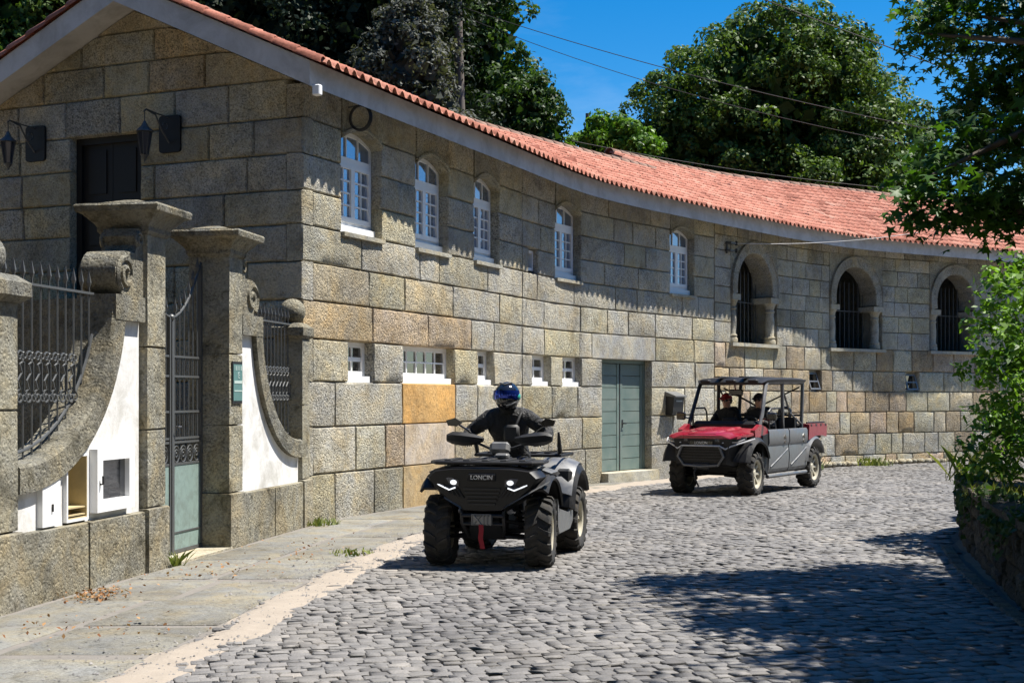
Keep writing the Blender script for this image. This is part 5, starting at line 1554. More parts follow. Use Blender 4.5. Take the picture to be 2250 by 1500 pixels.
for sy in (-1, 1):
    def uh(mb): mb.loft([[(x, sy*y, z0), (x+.015, sy*y, z0+.01), (x+.015, sy*y, z1), (x-.03, sy*y, z1)] for (x, y, z0, z1) in ((1.985, .24, .90, .945), (1.965, .38, .875, .955), (1.88, .58, .88, .97), (1.76, .68, .93, .98))])
    part(utv, 'headlight', 'headlight_dark', uh, 30)
    def ul(mb): mb.tube([(1.995, sy*.36, .885), (1.90, sy*.58, .895), (1.80, sy*.675, .94)], .010, 5)
    part(utv, 'headlight_trim', 'lettering', ul)
    def brow(mb): mb.tube([(2.03, sy*.0, .835), (2.03, sy*.33, .835), (2.00, sy*.42, .785), (1.96, sy*.50, .83), (1.85, sy*.68, .895), (1.62, sy*.77, .945)], .013, 6)
    part(utv, 'bumper_trim', 'lettering', brow, 40)
    def frame_(mb): mb.tube([(2.025, sy*.33, .82), (2.03, sy*.40, .66), (2.02, sy*.30, .52), (2.02, 0, .50)], .022, 6)
    part(utv, 'bumper_frame', 'grey_panel', frame_, 40)
    def apan(mb): mb.loft([[(x, sy*.62, z0), (x, sy*.70, z0), (x, sy*.71, z1), (x, sy*.62, z1)] for (x, z0, z1) in ((1.12, .62, .98), (.98, .40, 1.0), (.87, .32, 1.02))])
    part(utv, 'front_quarter', 'black_plastic', apan)
    def ff(mb):
        V = []
        for k in range(12):
            th = R(15+k*13); ca, sa = math.cos(th), math.sin(th); ro = .53; cx, cz = 1.375, .44
            V.append([(cx+ro*ca, sy*.42, cz+ro*sa), (cx+ro*ca, sy*.72, cz+ro*sa), (cx+(ro-.07)*ca, sy*.78, cz+(ro-.07)*sa), (cx+(ro-.10)*ca, sy*.76, cz+(ro-.10)*sa), (cx+(ro-.04)*ca, sy*.70, cz+(ro-.04)*sa), (cx+(ro-.04)*ca, sy*.42, cz+(ro-.04)*sa)])
        mb.loft(V)
    part(utv, 'front_fender', 'black_plastic', ff, 35)
    def rf(mb):
        V = []
        for k in range(12):
            th = R(8+k*13.5); ca, sa = math.cos(th), math.sin(th); ro = .53; cx, cz = -1.375, .42
            V.append([(cx+ro*ca, sy*.42, cz+ro*sa), (cx+ro*ca, sy*.70, cz+ro*sa), (cx+(ro-.07)*ca, sy*.76, cz+(ro-.07)*sa), (cx+(ro-.09)*ca, sy*.74, cz+(ro-.09)*sa), (cx+(ro-.05)*ca, sy*.42, cz+(ro-.05)*sa)])
        mb.loft(V)
    part(utv, 'rear_fender', 'silver_panel', rf, 35)
    # red cowl corner at the windscreen foot
    def cowl(mb): mb.loft([[(x, sy*y0, z0), (x, sy*(y0+.08), z0-.02), (x, sy*(y0+.08), z1), (x, sy*y0, z1)] for (x, y0, z0, z1) in ((1.40, .61, .99, 1.08), (1.15, .61, .98, 1.17), (.95, .61, .99, 1.13), (.84, .62, 1.0, 1.07))])
    part(utv, 'cowl_corner', 'red_paint', cowl, 35)
    for (x0, x1) in ((.86, -.06), (-.10, -.98)):
        def dr(mb):
            k = .0 if x0 > 0 else .0
            V = [[(x, sy*(.655+b), z) for (z, b) in ((.36, .02), (.42, .055), (.62, .07), (.80, .05), (.86, .075), (1.04, .07), (1.08, .05), (1.08, .02))] for x in (x0, x0-.04, x1+.04, x1)]
            mb.loft(V)
        d_ = part(utv, 'door', 'grey_panel', dr, 25)
        def crease(mb): mb.tube([(x0-.06, sy*.722, .46), ((x0+x1)/2, sy*.728, .60), (x1+.05, sy*.722, .74)], .012, 5)
        part(d_, 'door_crease', 'silver_panel', crease)
        def handle(mb):
            xm = x1+.20
            mb.prism([(xm-.05, .90), (xm, .935), (xm+.05, .90), (xm+.05, .95), (xm, .985), (xm-.05, .95)], lambda a, b, c: (a, sy*c, b), .725, .735); mb.prism([(xm-.05, .86), (xm, .83), (xm+.05, .86), (xm, .895)], lambda a, b, c: (a, sy*c, b), .725, .735)
        part(d_, 'door_handle', 'gloss_black', handle)
    def sill(mb): mb.tube([(.90, sy*.70, .30), (-.95, sy*.70, .30)], .035, 8)
    part(utv, 'rock_slider', 'silver_panel', sill, 40)
    def bedside(mb): mb.loft([[(x, sy*.62, z0), (x, sy*.73, z0), (x, sy*.74, 1.13), (x, sy*.62, 1.15)] for (x, z0) in ((-1.04, .86), (-1.40, .93), (-1.75, .93), (-1.98, .90))])
    part(utv, 'bed_side', 'red_paint', bedside, 30)
    def bedrail(mb):
        mb.tube([(-1.05, sy*.68, 1.165), (-1.98, sy*.68, 1.165)], .016, 6)
        for x in (-1.15, -1.4, -1.65, -1.9): mb.cbox((x, sy*.735, 1.12), (.07, .02, .04), .006)
    part(utv, 'bed_rail', 'black_plastic', bedrail, 40)
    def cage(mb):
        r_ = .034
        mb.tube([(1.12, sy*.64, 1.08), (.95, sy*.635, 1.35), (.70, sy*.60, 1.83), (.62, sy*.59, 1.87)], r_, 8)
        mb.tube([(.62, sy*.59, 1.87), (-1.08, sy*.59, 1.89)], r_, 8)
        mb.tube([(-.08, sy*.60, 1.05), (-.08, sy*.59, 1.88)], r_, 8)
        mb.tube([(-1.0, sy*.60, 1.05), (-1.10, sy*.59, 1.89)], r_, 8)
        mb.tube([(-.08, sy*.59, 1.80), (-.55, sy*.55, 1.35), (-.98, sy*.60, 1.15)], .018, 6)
    part(utv, 'cage_side', 'grey_panel' if sy > 0 else 'dark_metal', cage, 40)  # sunlit side grey, far side dark: light and shade put into the colour
    def umirror(mb):
        mb.tube([(1.0, sy*.64, 1.25), (1.02, sy*.74, 1.28)], .012, 6); mb.cbox((1.0, sy*.82, 1.30), (.06, .17, .13), .02)
    part(utv, 'mirror', 'gloss_black', umirror, 30)
    def net(mb): mb.tube([(.78, sy*.69, 1.09), (.80, sy*.69, 1.38), (.72, sy*.69, 1.43), (.30, sy*.69, 1.43), (.22, sy*.69, 1.36), (.16, sy*.70, 1.09)], .016, 6)
    part(utv, 'door_bar', 'dark_metal', net, 40)
    for xs, ys in ((.12, .30), (-.82, .30)):
        def st2(mb):
            y0 = sy*ys
            mb.loft([[(x, y0-.24, z), (x, y0+.24, z), (x, y0+.22, z+.12), (x, y0-.22, z+.12)] for (x, z) in ((xs+.42, .70), (xs, .68))])
            mb.loft([[(xs+dx, y0-w, z), (xs+dx, y0+w, z), (xs+dx-.12, y0+w, z), (xs+dx-.12, y0-w, z)] for (dx, w, z) in ((.05, .23, .72), (-.02, .24, 1.0), (-.09, .21, 1.26))])
        s_ = part(utv, 'seat', 'seat_vinyl', st2, 35)
        def hr(mb):
            y0 = sy*ys; mb.tube([(xs-.14, y0-.10, 1.24), (xs-.16, y0-.10, 1.38), (xs-.17, y0-.05, 1.43), (xs-.17, y0+.05, 1.43), (xs-.16, y0+.10, 1.38), (xs-.14, y0+.10, 1.24)], .030, 7)
        part(s_, 'headrest', 'grey_panel' if xs < 0 else 'seat_vinyl', hr, 50)
def roof_(mb):
    def ring(x, w, z, h): return [(x, -w, z), (x, w, z), (x, w+.02, z+h*.6), (x, w-.08, z+h), (x, 0, z+h+.01), (x, -w+.08, z+h), (x, -w-.02, z+h*.6)]
    mb.loft([ring(.82, .56, 1.84, .03), ring(.70, .62, 1.865, .07), ring(.2, .64, 1.88, .08), ring(-.6, .64, 1.885, .08), ring(-1.15, .62, 1.885, .07), ring(-1.24, .56, 1.88, .04)])
part(utv, 'roof_panel', 'dark_metal', roof_, 30)
def roofpads(mb):
    for y in (-.45, 0.02, .42): mb.cbox((.80, y, 1.895), (.14, .17, .05), .018)
    for y in (-.2, .24): mb.cbox((.20, y, 1.965), (1.4, .10, .02), .008)
part(utv, 'roof_ribs', 'black_plastic', roofpads)
def cross(mb):
    mb.tube([(.66, -.58, 1.85), (.66, .58, 1.85)], .024, 8); mb.tube([(-.08, -.58, 1.86), (-.08, .58, 1.86)], .024, 8); mb.tube([(-1.08, -.58, 1.87), (-1.08, .58, 1.87)], .024, 8)
    mb.tube([(-.10, -.58, 1.30), (-.10, .58, 1.30)], .02, 8); mb.tube([(-1.02, -.58, 1.30), (-1.02, .58, 1.30)], .02, 8)
    mb.tube([(-.10, -.5, 1.78), (-.10, .4, 1.32)], .016, 6); mb.tube([(-1.04, .55, 1.80), (-1.04, -.5, 1.32)], .016, 6)
part(utv, 'cage_crossbars', 'dark_metal', cross, 40)
def tub(mb):
    mb.cbox((0, 0, .46), (2.7, 1.16, .28), .04); mb.cbox((1.0, 0, .82), (.24, 1.2, .50), .06); mb.cbox((-1.5, 0, .90), (.95, 1.22, .10), .02)
    mb.cbox((-1.98, 0, 1.0), (.05, 1.24, .26), .02); mb.cbox((-1.04, 0, .95), (.05, 1.24, .36), .02); mb.cbox((-.06, 0, .92), (.10, 1.2, .66), .03)
part(utv, 'tub', 'black_plastic', tub)
def dash(mb): mb.cbox((.92, 0, 1.14), (.26, 1.18, .16), .05); mb.cbox((.78, -.02, 1.20), (.06, .26, .14), .02)
part(utv, 'dashboard', 'black_plastic', dash, 30)
def steer(mb):
    c = Vector((.62, .30, 1.14)); M = Matrix.Translation(c) @ Matrix.Rotation(R(-60), 4, 'Y')
    mb.tube([M @ Vector((.17*math.cos(k*math.pi/9), .17*math.sin(k*math.pi/9), 0)) for k in range(18)], .014, 6, True)
    for k in (0, 2.1, 4.2): mb.tube([M @ Vector((0, 0, 0)), M @ Vector((.17*math.cos(k), .17*math.sin(k), 0))], .011, 5)
    mb.tube([c, (.86, .30, 1.05)], .02, 6)
part(utv, 'steering_wheel', 'black_plastic', steer, 50)
def rearview(mb): mb.cbox((.60, .02, 1.70), (.04, .26, .11), .03); mb.tube([(.62, .02, 1.75), (.66, .02, 1.85)], .012, 6)
part(utv, 'rear_view_mirror', 'gloss_black', rearview, 40)
def uwinch(mb): mb.cbox((1.99, 0, .50), (.06, .28, .11), .015)
part(utv, 'winch', 'dark_metal', uwinch)
def ucord(mb): mb.tube([(2.02, -.06, .50), (2.05, -.10, .40), (2.04, -.08, .28), (2.03, -.03, .17)], .014, 6)
part(utv, 'winch_hook', 'dark_metal', ucord, 50)
for x in (1.375, -1.375):
    for sy in (-1, 1):
        for dx, z in ((.16, .30), (-.16, .30), (.0, .46)): part(utv, 'suspension_arm', 'dark_metal', lambda mb: mb.tube([(x+dx, sy*.2, z+.04), (x+dx*.3, sy*.52, z)], .022, 6))
        part(utv, 'axle', 'dark_metal', lambda mb: mb.tube([(x, sy*.2, .365), (x, sy*.55, .365)], .025, 6))
        part(utv, 'shock_absorber', 'dark_metal', lambda mb: mb.tube([(x-.05, sy*.46, .36), (x-.1, sy*.34, .82)], .035, 8))
def utail(mb):
    for y in (-.6, .6): mb.cbox((-2.01, y, .98), (.03, .12, .12), .01)
part(utv, 'tail_lights', 'red_paint', utail)

def seated(x, y, lean=0, hands=None):
    hl, hr_ = hands
    return dict(pelvis=Vv((x, y, .86)), waist=Vv((x-.02, y, 1.0)), chest=Vv((x-.02, y, 1.20)), upper=Vv((x+.0, y, 1.34)), neck=Vv((x+.02, y, 1.43)), head=Vv((x+.05, y, 1.55)),
         shl=Vv((x, y+.18, 1.33)), ell=Vv((x+.14, y+.27, 1.12)), wrl=hl-Vv((.09, 0, 0)), handl=hl, acrossl=Vv((0, 1, 0)), curll=Vv((0, 0, -1)),
         shr=Vv((x, y-.18, 1.33)), elr=Vv((x+.14, y-.27, 1.12)), wrr=hr_-Vv((.09, 0, 0)), handr=hr_, acrossr=Vv((0, -1, 0)), curlr=Vv((0, 0, -1)),
         hipl=Vv((x+.06, y+.10, .90)), knl=Vv((x+.46, y+.14, .95)), anl=Vv((x+.62, y+.14, .62)), toel=Vv((x+.76, y+.14, .62)),
         hipr=Vv((x+.06, y-.10, .90)), knr=Vv((x+.46, y-.14, .95)), anr=Vv((x+.62, y-.14, .62)), toer=Vv((x+.76, y-.14, .62)))
def skinface(x, y): return lambda c: 1 if (c.z > 1.44 or (c.x > x+.30 and c.z > 1.04)) else 0
dv = person(UTV_LOC, UTV_ROT, seated(.20, .30, hands=(Vv((.60, .42, 1.22)), Vv((.60, .17, 1.22)))), 'driver in dark jacket, cap and sunglasses at the buggy wheel', ['cloth_black', 'skin'], skinface(.2, .3))
ps = person(UTV_LOC, UTV_ROT, seated(.20, -.30, hands=(Vv((.52, -.22, 1.02)), Vv((.52, -.40, 1.02)))), 'passenger with dark red cap in the front seat of the buggy', ['cloth_black', 'skin'], skinface(.2, -.3))
for (p_, y, capm) in ((dv, .30, 'cloth_black'), (ps, -.30, 'cap_red')):
    hc = Vector((.25, y, 1.57))
    def cap(mb):
        V = []
        for i in range(6):
            ph = R(4)+R(86)*i/5; ring = []
            for j in range(16):
                th = 2*math.pi*j/16; ring.append(hc+Vector((.118*math.cos(ph)*math.cos(th)-.0, .100*math.cos(ph)*math.sin(th), .02+.105*math.sin(ph))))
            V.append(ring)
        mb.loft(V)
        mb.loft([[hc+Vector((x, -w, z)), hc+Vector((x, w, z)), hc+Vector((x, w, z+.012)), hc+Vector((x, -w, z+.012))] for (x, w, z) in ((.09, .08, .03), (.15, .075, .022), (.19, .045, .008))])
    part(p_, 'cap', capm, cap, 50)
    def glasses(mb):
        for sy in (-1, 1): mb.sphere(hc+Vector((.100, sy*.038, -.005)), .028, 10, (.35, 1.05, .8)); mb.tube([hc+Vector((.095, sy*.06, 0)), hc+Vector((.03, sy*.092, .004))], .005, 5)
        mb.tube([hc+Vector((.105, -.015, 0)), hc+Vector((.105, .015, 0))], .004, 5)
    part(p_, 'sunglasses', 'gloss_black', glasses, 60)
    def nosem(mb): mb.loft([[hc+Vector((.085, -w, z)), hc+Vector((.085+d, 0, z)), hc+Vector((.085, w, z))] for (z, w, d) in ((.0, .010, .012), (-.035, .016, .030), (-.048, .014, .012))])
    part(p_, 'nose', 'skin', nosem)
    def hairm(mb): mb.sphere(hc+Vector((-.035, 0, -.01)), .092, 12, (.9, 1.02, .95))
    part(p_, 'hair', 'cloth_black', hairm, 60)
# ------------------------------------------------------------------ vegetation
def leaf_quads(P, Nn, size, g, aspect=.55, droop=0.0):
    """diamond leaves at points P facing Nn"""
    n = len(P)
    r_ = g.normal(size=(n, 3)); r_ -= (r_*Nn).sum(1)[:, None]*Nn; r_ /= np.linalg.norm(r_, axis=1)[:, None]+1e-9
    if droop: r_[:, 2] -= droop; r_ /= np.linalg.norm(r_, axis=1)[:, None]
    b = np.cross(Nn, r_); b /= np.linalg.norm(b, axis=1)[:, None]+1e-9
    L = (size*g.uniform(.6, 1.35, n))[:, None]
    nn = np.cross(r_, b)
    V = np.empty((n, 4, 3))
    V[:, 0] = P-r_*L*.5; V[:, 1] = P+b*L*aspect*.5+nn*L*.08; V[:, 2] = P+r_*L*.5; V[:, 3] = P-b*L*aspect*.5+nn*L*.08
    return V
def puffs(clumps, npuff, pr, g, inner=.25):
    """centres of small foliage puffs spread over the skins of big ellipsoids (x, y, z, rx, ry, rz)"""
    W = np.array([c[3]*c[4]+c[4]*c[5]+c[3]*c[5] for c in clumps]); W = W/W.sum()
    out = []
    for c, w in zip(clumps, W):
        k = max(4, int(npuff*w)); d = g.normal(size=(k, 3)); d /= np.linalg.norm(d, axis=1)[:, None]
        rad = np.where(g.random(k) < inner, g.uniform(.35, .8, k), g.uniform(.84, 1.06, k))
        p = np.array(c[:3])+d*rad[:, None]*np.array(c[3:6])
        out.append(np.c_[p, d, g.uniform(pr*.6, pr*1.35, k)])
    return np.concatenate(out)
def crown(parent, clumps, npuff, pr, nleaf, size, mat, seed, aspect=.55, droop=.0, inner=.25, tone=(.5, .2), name='crown', core=2500, out_bias=.9):
    g = np.random.default_rng(seed); pf = puffs(clumps, npuff, pr, g, inner)
    k = nleaf//len(pf); P, Nn, T = [], [], []
    for q in pf:
        d = g.normal(size=(k, 3))+q[3:6]*.55+np.array([0, 0, .35]); d /= np.linalg.norm(d, axis=1)[:, None]
        rad = q[6]*g.uniform(.45, 1.05, k)**.6
        P.append(q[:3]+d*rad[:, None]*np.array([1, 1, .78])); nn = d*out_bias+g.normal(size=(k, 3))*.6+np.array([0, 0, .3]); Nn.append(nn/np.linalg.norm(nn, axis=1)[:, None])
        T.append(np.clip(g.normal(tone[0], tone[1]*.55)+g.normal(0, tone[1], k), 0, 1))
    P = np.concatenate(P); Nn = np.concatenate(Nn); T = np.concatenate(T)
    V = leaf_quads(P, Nn, size, g, aspect, droop)
    if core:                                          # deep inner foliage, larger sprays that close the crown
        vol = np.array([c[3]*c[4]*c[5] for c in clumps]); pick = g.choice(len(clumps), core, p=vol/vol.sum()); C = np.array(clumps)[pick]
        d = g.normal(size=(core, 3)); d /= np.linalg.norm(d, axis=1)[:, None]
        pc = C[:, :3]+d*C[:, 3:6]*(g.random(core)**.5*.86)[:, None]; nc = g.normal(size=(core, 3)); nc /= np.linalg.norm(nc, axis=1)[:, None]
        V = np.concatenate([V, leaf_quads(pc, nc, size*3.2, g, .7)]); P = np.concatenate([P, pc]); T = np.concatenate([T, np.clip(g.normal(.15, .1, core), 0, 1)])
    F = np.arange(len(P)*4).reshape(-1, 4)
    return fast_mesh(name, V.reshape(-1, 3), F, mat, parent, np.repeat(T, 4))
def trunk(parent, base, top, r0, limbs, seed, mat='bark'):
    r_ = random.Random(seed); b, t = Vector(base), Vector(top); mb = MB(); P = []; Rr = []
    for i in range(9):
        k = i/8; P.append(b.lerp(t, k)+Vector((r_.uniform(-1, 1), r_.uniform(-1, 1), 0))*r0*.35*k); Rr.append(r0*(1.25-.25*min(1, k*6))*(1-.7*k))
    mb.tube(P, Rr, 9)
    for l in limbs:
        s0 = P[int(2+r_.random()*5)]; e = Vector(l); m = s0.lerp(e, .5)+Vector((0, 0, .12*(e-s0).length))
        mb.tube([s0, s0.lerp(m, .6), m, m.lerp(e, .6), e], [r0*.42, r0*.34, r0*.26, r0*.17, r0*.06], 6)
    return mb.build('trunk', mat, parent, 60)
def tree(name, label, base, top, r0, clumps, npuff, pr, nleaf, size, mat, seed, group=None, **kw):
    t = thing(name, label, 'tree', base, group=group)
    limbs = [c[:3] for c in clumps]
    trunk(t, base, top, r0, limbs, seed); crown(t, clumps, npuff, pr, nleaf, size, mat, seed, **kw)
    return t
GRP = 'trees behind the house'
# big round tree behind the arcaded wing
tree('dome_tree', 'huge round-crowned green tree rising behind the arcaded wing roof', (9.6, 50, -.2), (9.6, 50, 11), .5,
     [(9.4, 50, 11.3, 4.6, 4.2, 4.1), (7.0, 49.2, 10.4, 2.8, 3, 3.0), (12.3, 49.3, 10.0, 3.0, 3, 3.2), (9.6, 48, 7.8, 4.6, 3.4, 2.4), (13.2, 48.6, 7.2, 2.6, 2.6, 2.4), (5.9, 48.8, 9.2, 1.7, 2, 2.0), (9.9, 49, 13.6, 2.6, 2.6, 1.7), (11.5, 49, 13.3, 1.3, 1.4, 1.6), (8.3, 49, 13.4, 1.4, 1.4, 1.5)],
     760, .66, 110000, .175, 'leaf_dome', 51, GRP, tone=(.50, .27), inner=.12, core=7000)
tree('dark_tree', 'very dark dense tree behind the near end of the roof', (-6, 40, -.2), (-6, 40, 15), .5,
     [(-7.0, 40, 13.2, 3.6, 3, 3.6), (-4.2, 40, 11.6, 2.8, 2.6, 3.2), (-3.2, 41, 15.0, 2.6, 2.6, 2.8), (-6.5, 39.4, 9.5, 3.0, 2.6, 2.6), (-9.8, 40, 12.5, 2.6, 2.6, 3), (-5.4, 41, 16.5, 4, 2.6, 2.4), (-5.0, 38.6, 8.6, 3.2, 1.6, 1.6), (-2.0, 41.5, 9.0, 2.2, 1.6, 2.0)],
     760, .66, 80000, .15, 'leaf_dark', 52, GRP, tone=(.30, .25), core=9000)
tree('grey_tree', 'silver-grey leaved tree between the dark tree and the utility pole', (-2.8, 37.5, -.2), (-2.8, 37.5, 11), .32,
     [(-2.9, 37.5, 10.6, 1.25, 1.3, 1.6), (-2.6, 37.4, 8.9, 1.35, 1.4, 1.5), (-3.4, 37.6, 9.6, 1.1, 1.1, 1.3), (-2.9, 37.5, 12.0, .75, .8, .7)],
     190, .42, 20000, .13, 'leaf_grey', 53, GRP, tone=(.5, .28))
tree('tall_tree', 'tall dark green tree standing behind the utility pole', (-.9, 45, -.2), (-.9, 45, 15), .4,
     [(-1.4, 45, 13.2, 1.9, 2, 3.0), (-.9, 45, 10.6, 2.0, 2, 2.2), (-2.2, 45, 14.8, 2.0, 2, 2.0), (-1.2, 44.6, 8.3, 1.9, 1.8, 1.6)],
     260, .6, 27000, .18, 'leaf_mid', 54, GRP, tone=(.38, .25))
tree('pointed_tree', 'dark green tree with a pointed top right of the utility pole', (.6, 43, -.2), (.6, 43, 10.5), .3,
     [(.45, 43, 9.6, 1.1, 1.2, 1.7), (.3, 43, 8.2, 1.45, 1.4, 1.5), (.75, 43, 10.9, .5, .6, 1.0), (-.2, 42.8, 10.0, .8, .8, 1.1)],
     150, .45, 16000, .16, 'leaf_mid', 55, GRP, tone=(.30, .24))
tree('small_tree', 'low light green tree left of the big round tree', (3.1, 42, -.2), (3.1, 42, 9.2), .2,
     [(2.9, 42, 9.5, 1.0, 1.0, .65), (3.6, 42, 9.3, .8, .9, .6), (2.2, 42, 9.1, .6, .8, .5), (3.0, 42, 8.7, 1.4, .9, .5)],
     130, .34, 12000, .14, 'leaf_laurel', 56, GRP, tone=(.35, .2), core=500)
tree('left_tree', 'bright green tree showing past the left verge of the gable', (-16.5, 38, -.2), (-16.5, 38, 12), .35,
     [(-15.4, 38, 12.1, 2.0, 2, 1.8), (-13.6, 38.5, 12.2, 1.6, 1.6, 1.9), (-14.0, 38, 10.2, 1.8, 1.8, 1.6), (-12.2, 38.3, 13.2, 1.5, 1.5, 1.6)],
     190, .55, 20000, .19, 'leaf_dome', 57, GRP, tone=(.55, .25))
tree('rear_tree', 'dark tree filling the gap under the round tree behind the ridge', (15.5, 52, -.2), (15.5, 52, 7), .3,
     [(14.5, 51, 7.0, 2.4, 2, 2.0), (17.0, 51.5, 6.8, 2.4, 2, 2.2), (6.0, 51, 7.0, 1.8, 1.6, 1.3), (19.5, 52, 7.6, 2.0, 2, 2.4)],
     200, .6, 19000, .2, 'leaf_mid', 58, GRP, tone=(.4, .25))

# foliage added out of view, right, left and behind, to block sky light
sky_block = crown(None, [(12.5, 9, 5.5, 3, 4, 4), (13, 16, 5.5, 3, 4, 4.2), (12, 2, 5.5, 3, 4, 4), (21, 8, 9, 4, 6, 7.5), (21.5, 18, 9, 4, 5, 7.5), (20, -3, 9, 4, 6, 7.5), (9, -8, 9, 6, 4, 8), (0, -9, 9.5, 6, 4, 8.5), (-9, -7, 9.5, 6, 4, 8.5), (-14, 2, 9, 4, 6, 8), (-14.5, 10, 9, 4, 5, 8)],
             700, 1.3, 27000, .85, 'leaf_dark', 60, name='sky_block_foliage', aspect=.8, core=4000)
tag(sky_block, 'added dark foliage out of view that blocks sky light', 'light blocker', kind='stuff')

# star-leaved tree overhanging the road on the right
mt = thing('star_leaf_tree', 'star-leaved tree hanging into the top right corner', 'tree', (6.4, 10.0, 0))
STAR = []
for k in range(10):
    th = math.pi/2+k*math.pi/5
    rad = (.5, .17, .44, .17, .40, .16, .40, .17, .44, .17)[k] if k else .52
    STAR.append((rad*math.cos(th), rad*math.sin(th)+.08, -.10*rad if k % 2 == 0 else .03))
STAR.append((0, -.02, .05))
def star_leaves():
    g = np.random.default_rng(77)
    # boughs in view first (centre and radii), then the mass of the crown above and to the right
    B1 = [(4.05, 12.3, 5.05, .42, .6, .30), (4.41, 12.3, 4.68, .55, .7, .5), (3.62, 12.2, 4.85, .17, .3, .16), (4.37, 12.4, 4.15, .42, .6, .45), (3.95, 12.3, 4.05, .18, .3, .13),
          (2.95, 9.8, 3.16, .15, .3, .2), (3.18, 9.9, 3.06, .28, .4, .26), (3.5, 10.0, 2.97, .30, .4, .2), (3.66, 10.0, 3.36, .26, .4, .32), (3.62, 10.0, 2.80, .10, .2, .12), (3.3, 10.2, 3.45, .22, .4, .16)]
    B2 = [(5.4, 11.5, 6.3, 1.2, 1.6, .9), (5.2, 9.4, 5.6, 1.2, 1.5, .9), (4.9, 7.8, 5.0, 1.1, 1.2, .8), (5.35, 10.8, 4.3, 1.1, 1.3, 1.0), (5.0, 9.2, 3.9, 1.2, 1.4, 1.0), (4.6, 7.6, 3.9, 1.1, 1.2, .9), (4.2, 6.4, 3.8, 1.0, 1.0, .8), (4.7, 9.0, 2.9, .9, 1.4, .6), (5.6, 12.6, 5.2, .9, 1.0, 1.0), (6.3, 10, 3.6, 1.3, 2.5, 1.4), (5.0, 11.4, 3.2, .6, .8, .6)]
    B2 = [(b[0]+.3, *b[1:]) for b in B2]
    B = B1+B2
    P, T = [], []; nb1 = 0
    for (bb, npf, pr_, k) in ((B1, 250, .14, 17), (B2, 1250, .26, 17)):
        if bb is B2: nb1 = sum(len(p) for p in P)
        for q in puffs(bb, npf, pr_, g, .35):
            d = g.normal(size=(k, 3))*np.array([1, 1, .75]); P.append(q[:3]+d*q[6]*.75); T.append(np.clip(g.normal(.45, .2)+g.normal(0, .14, k), 0, 1))
    P = np.concatenate(P); T = np.concatenate(T)
    n = len(P)
    Nn = g.normal(size=(n, 3))*.55+np.array([-.15, -.25, .75]); Nn /= np.linalg.norm(Nn, axis=1)[:, None]
    d = g.normal(size=(n, 3))*.6+np.array([0, 0, -.7]); d -= (d*Nn).sum(1)[:, None]*Nn; d /= np.linalg.norm(d, axis=1)[:, None]
    b = np.cross(Nn, d); L = .135*g.uniform(.65, 1.25, n)*np.where(np.arange(n) < nb1, 1.0, 1.5)
    S_ = np.array(STAR)
    V = P[:, None, :]+(b[:, None, :]*S_[None, :, 0:1]+d[:, None, :]*S_[None, :, 1:2]+Nn[:, None, :]*S_[None, :, 2:3])*L[:, None, None]
    q = np.array([(k, (k+1) % 10, 10) for k in range(10)])
    px, py = P[:, 0]/P[:, 1], (P[:, 2]-1.6)/P[:, 1]
    inview = (px > .2) & (px < .374) & (py < .288) & (py > .09)
    # nearest to the camera and to the crown's edge first
    order = np.argsort(np.where(inview, P[:, 1]+.8*(px-.27)*10, 999))
    sing, rest = order[:280], order[280:]
    for i in sing: fast_mesh('leaf', V[i], q, 'leaf_maple', mt, np.full(11, T[i]))
    F = (q[None]+(np.arange(len(rest))*11)[:, None, None]).reshape(-1, 3)
    tag(fast_mesh('crown', V[rest].reshape(-1, 3), F, 'leaf_maple', mt, np.repeat(T[rest], 11)), kind='stuff')
    return B
SB = star_leaves()
trunk(mt, (6.4, 10.0, 0), (5.9, 10.0, 6.2), .16, [b[:3] for b in SB], 9)

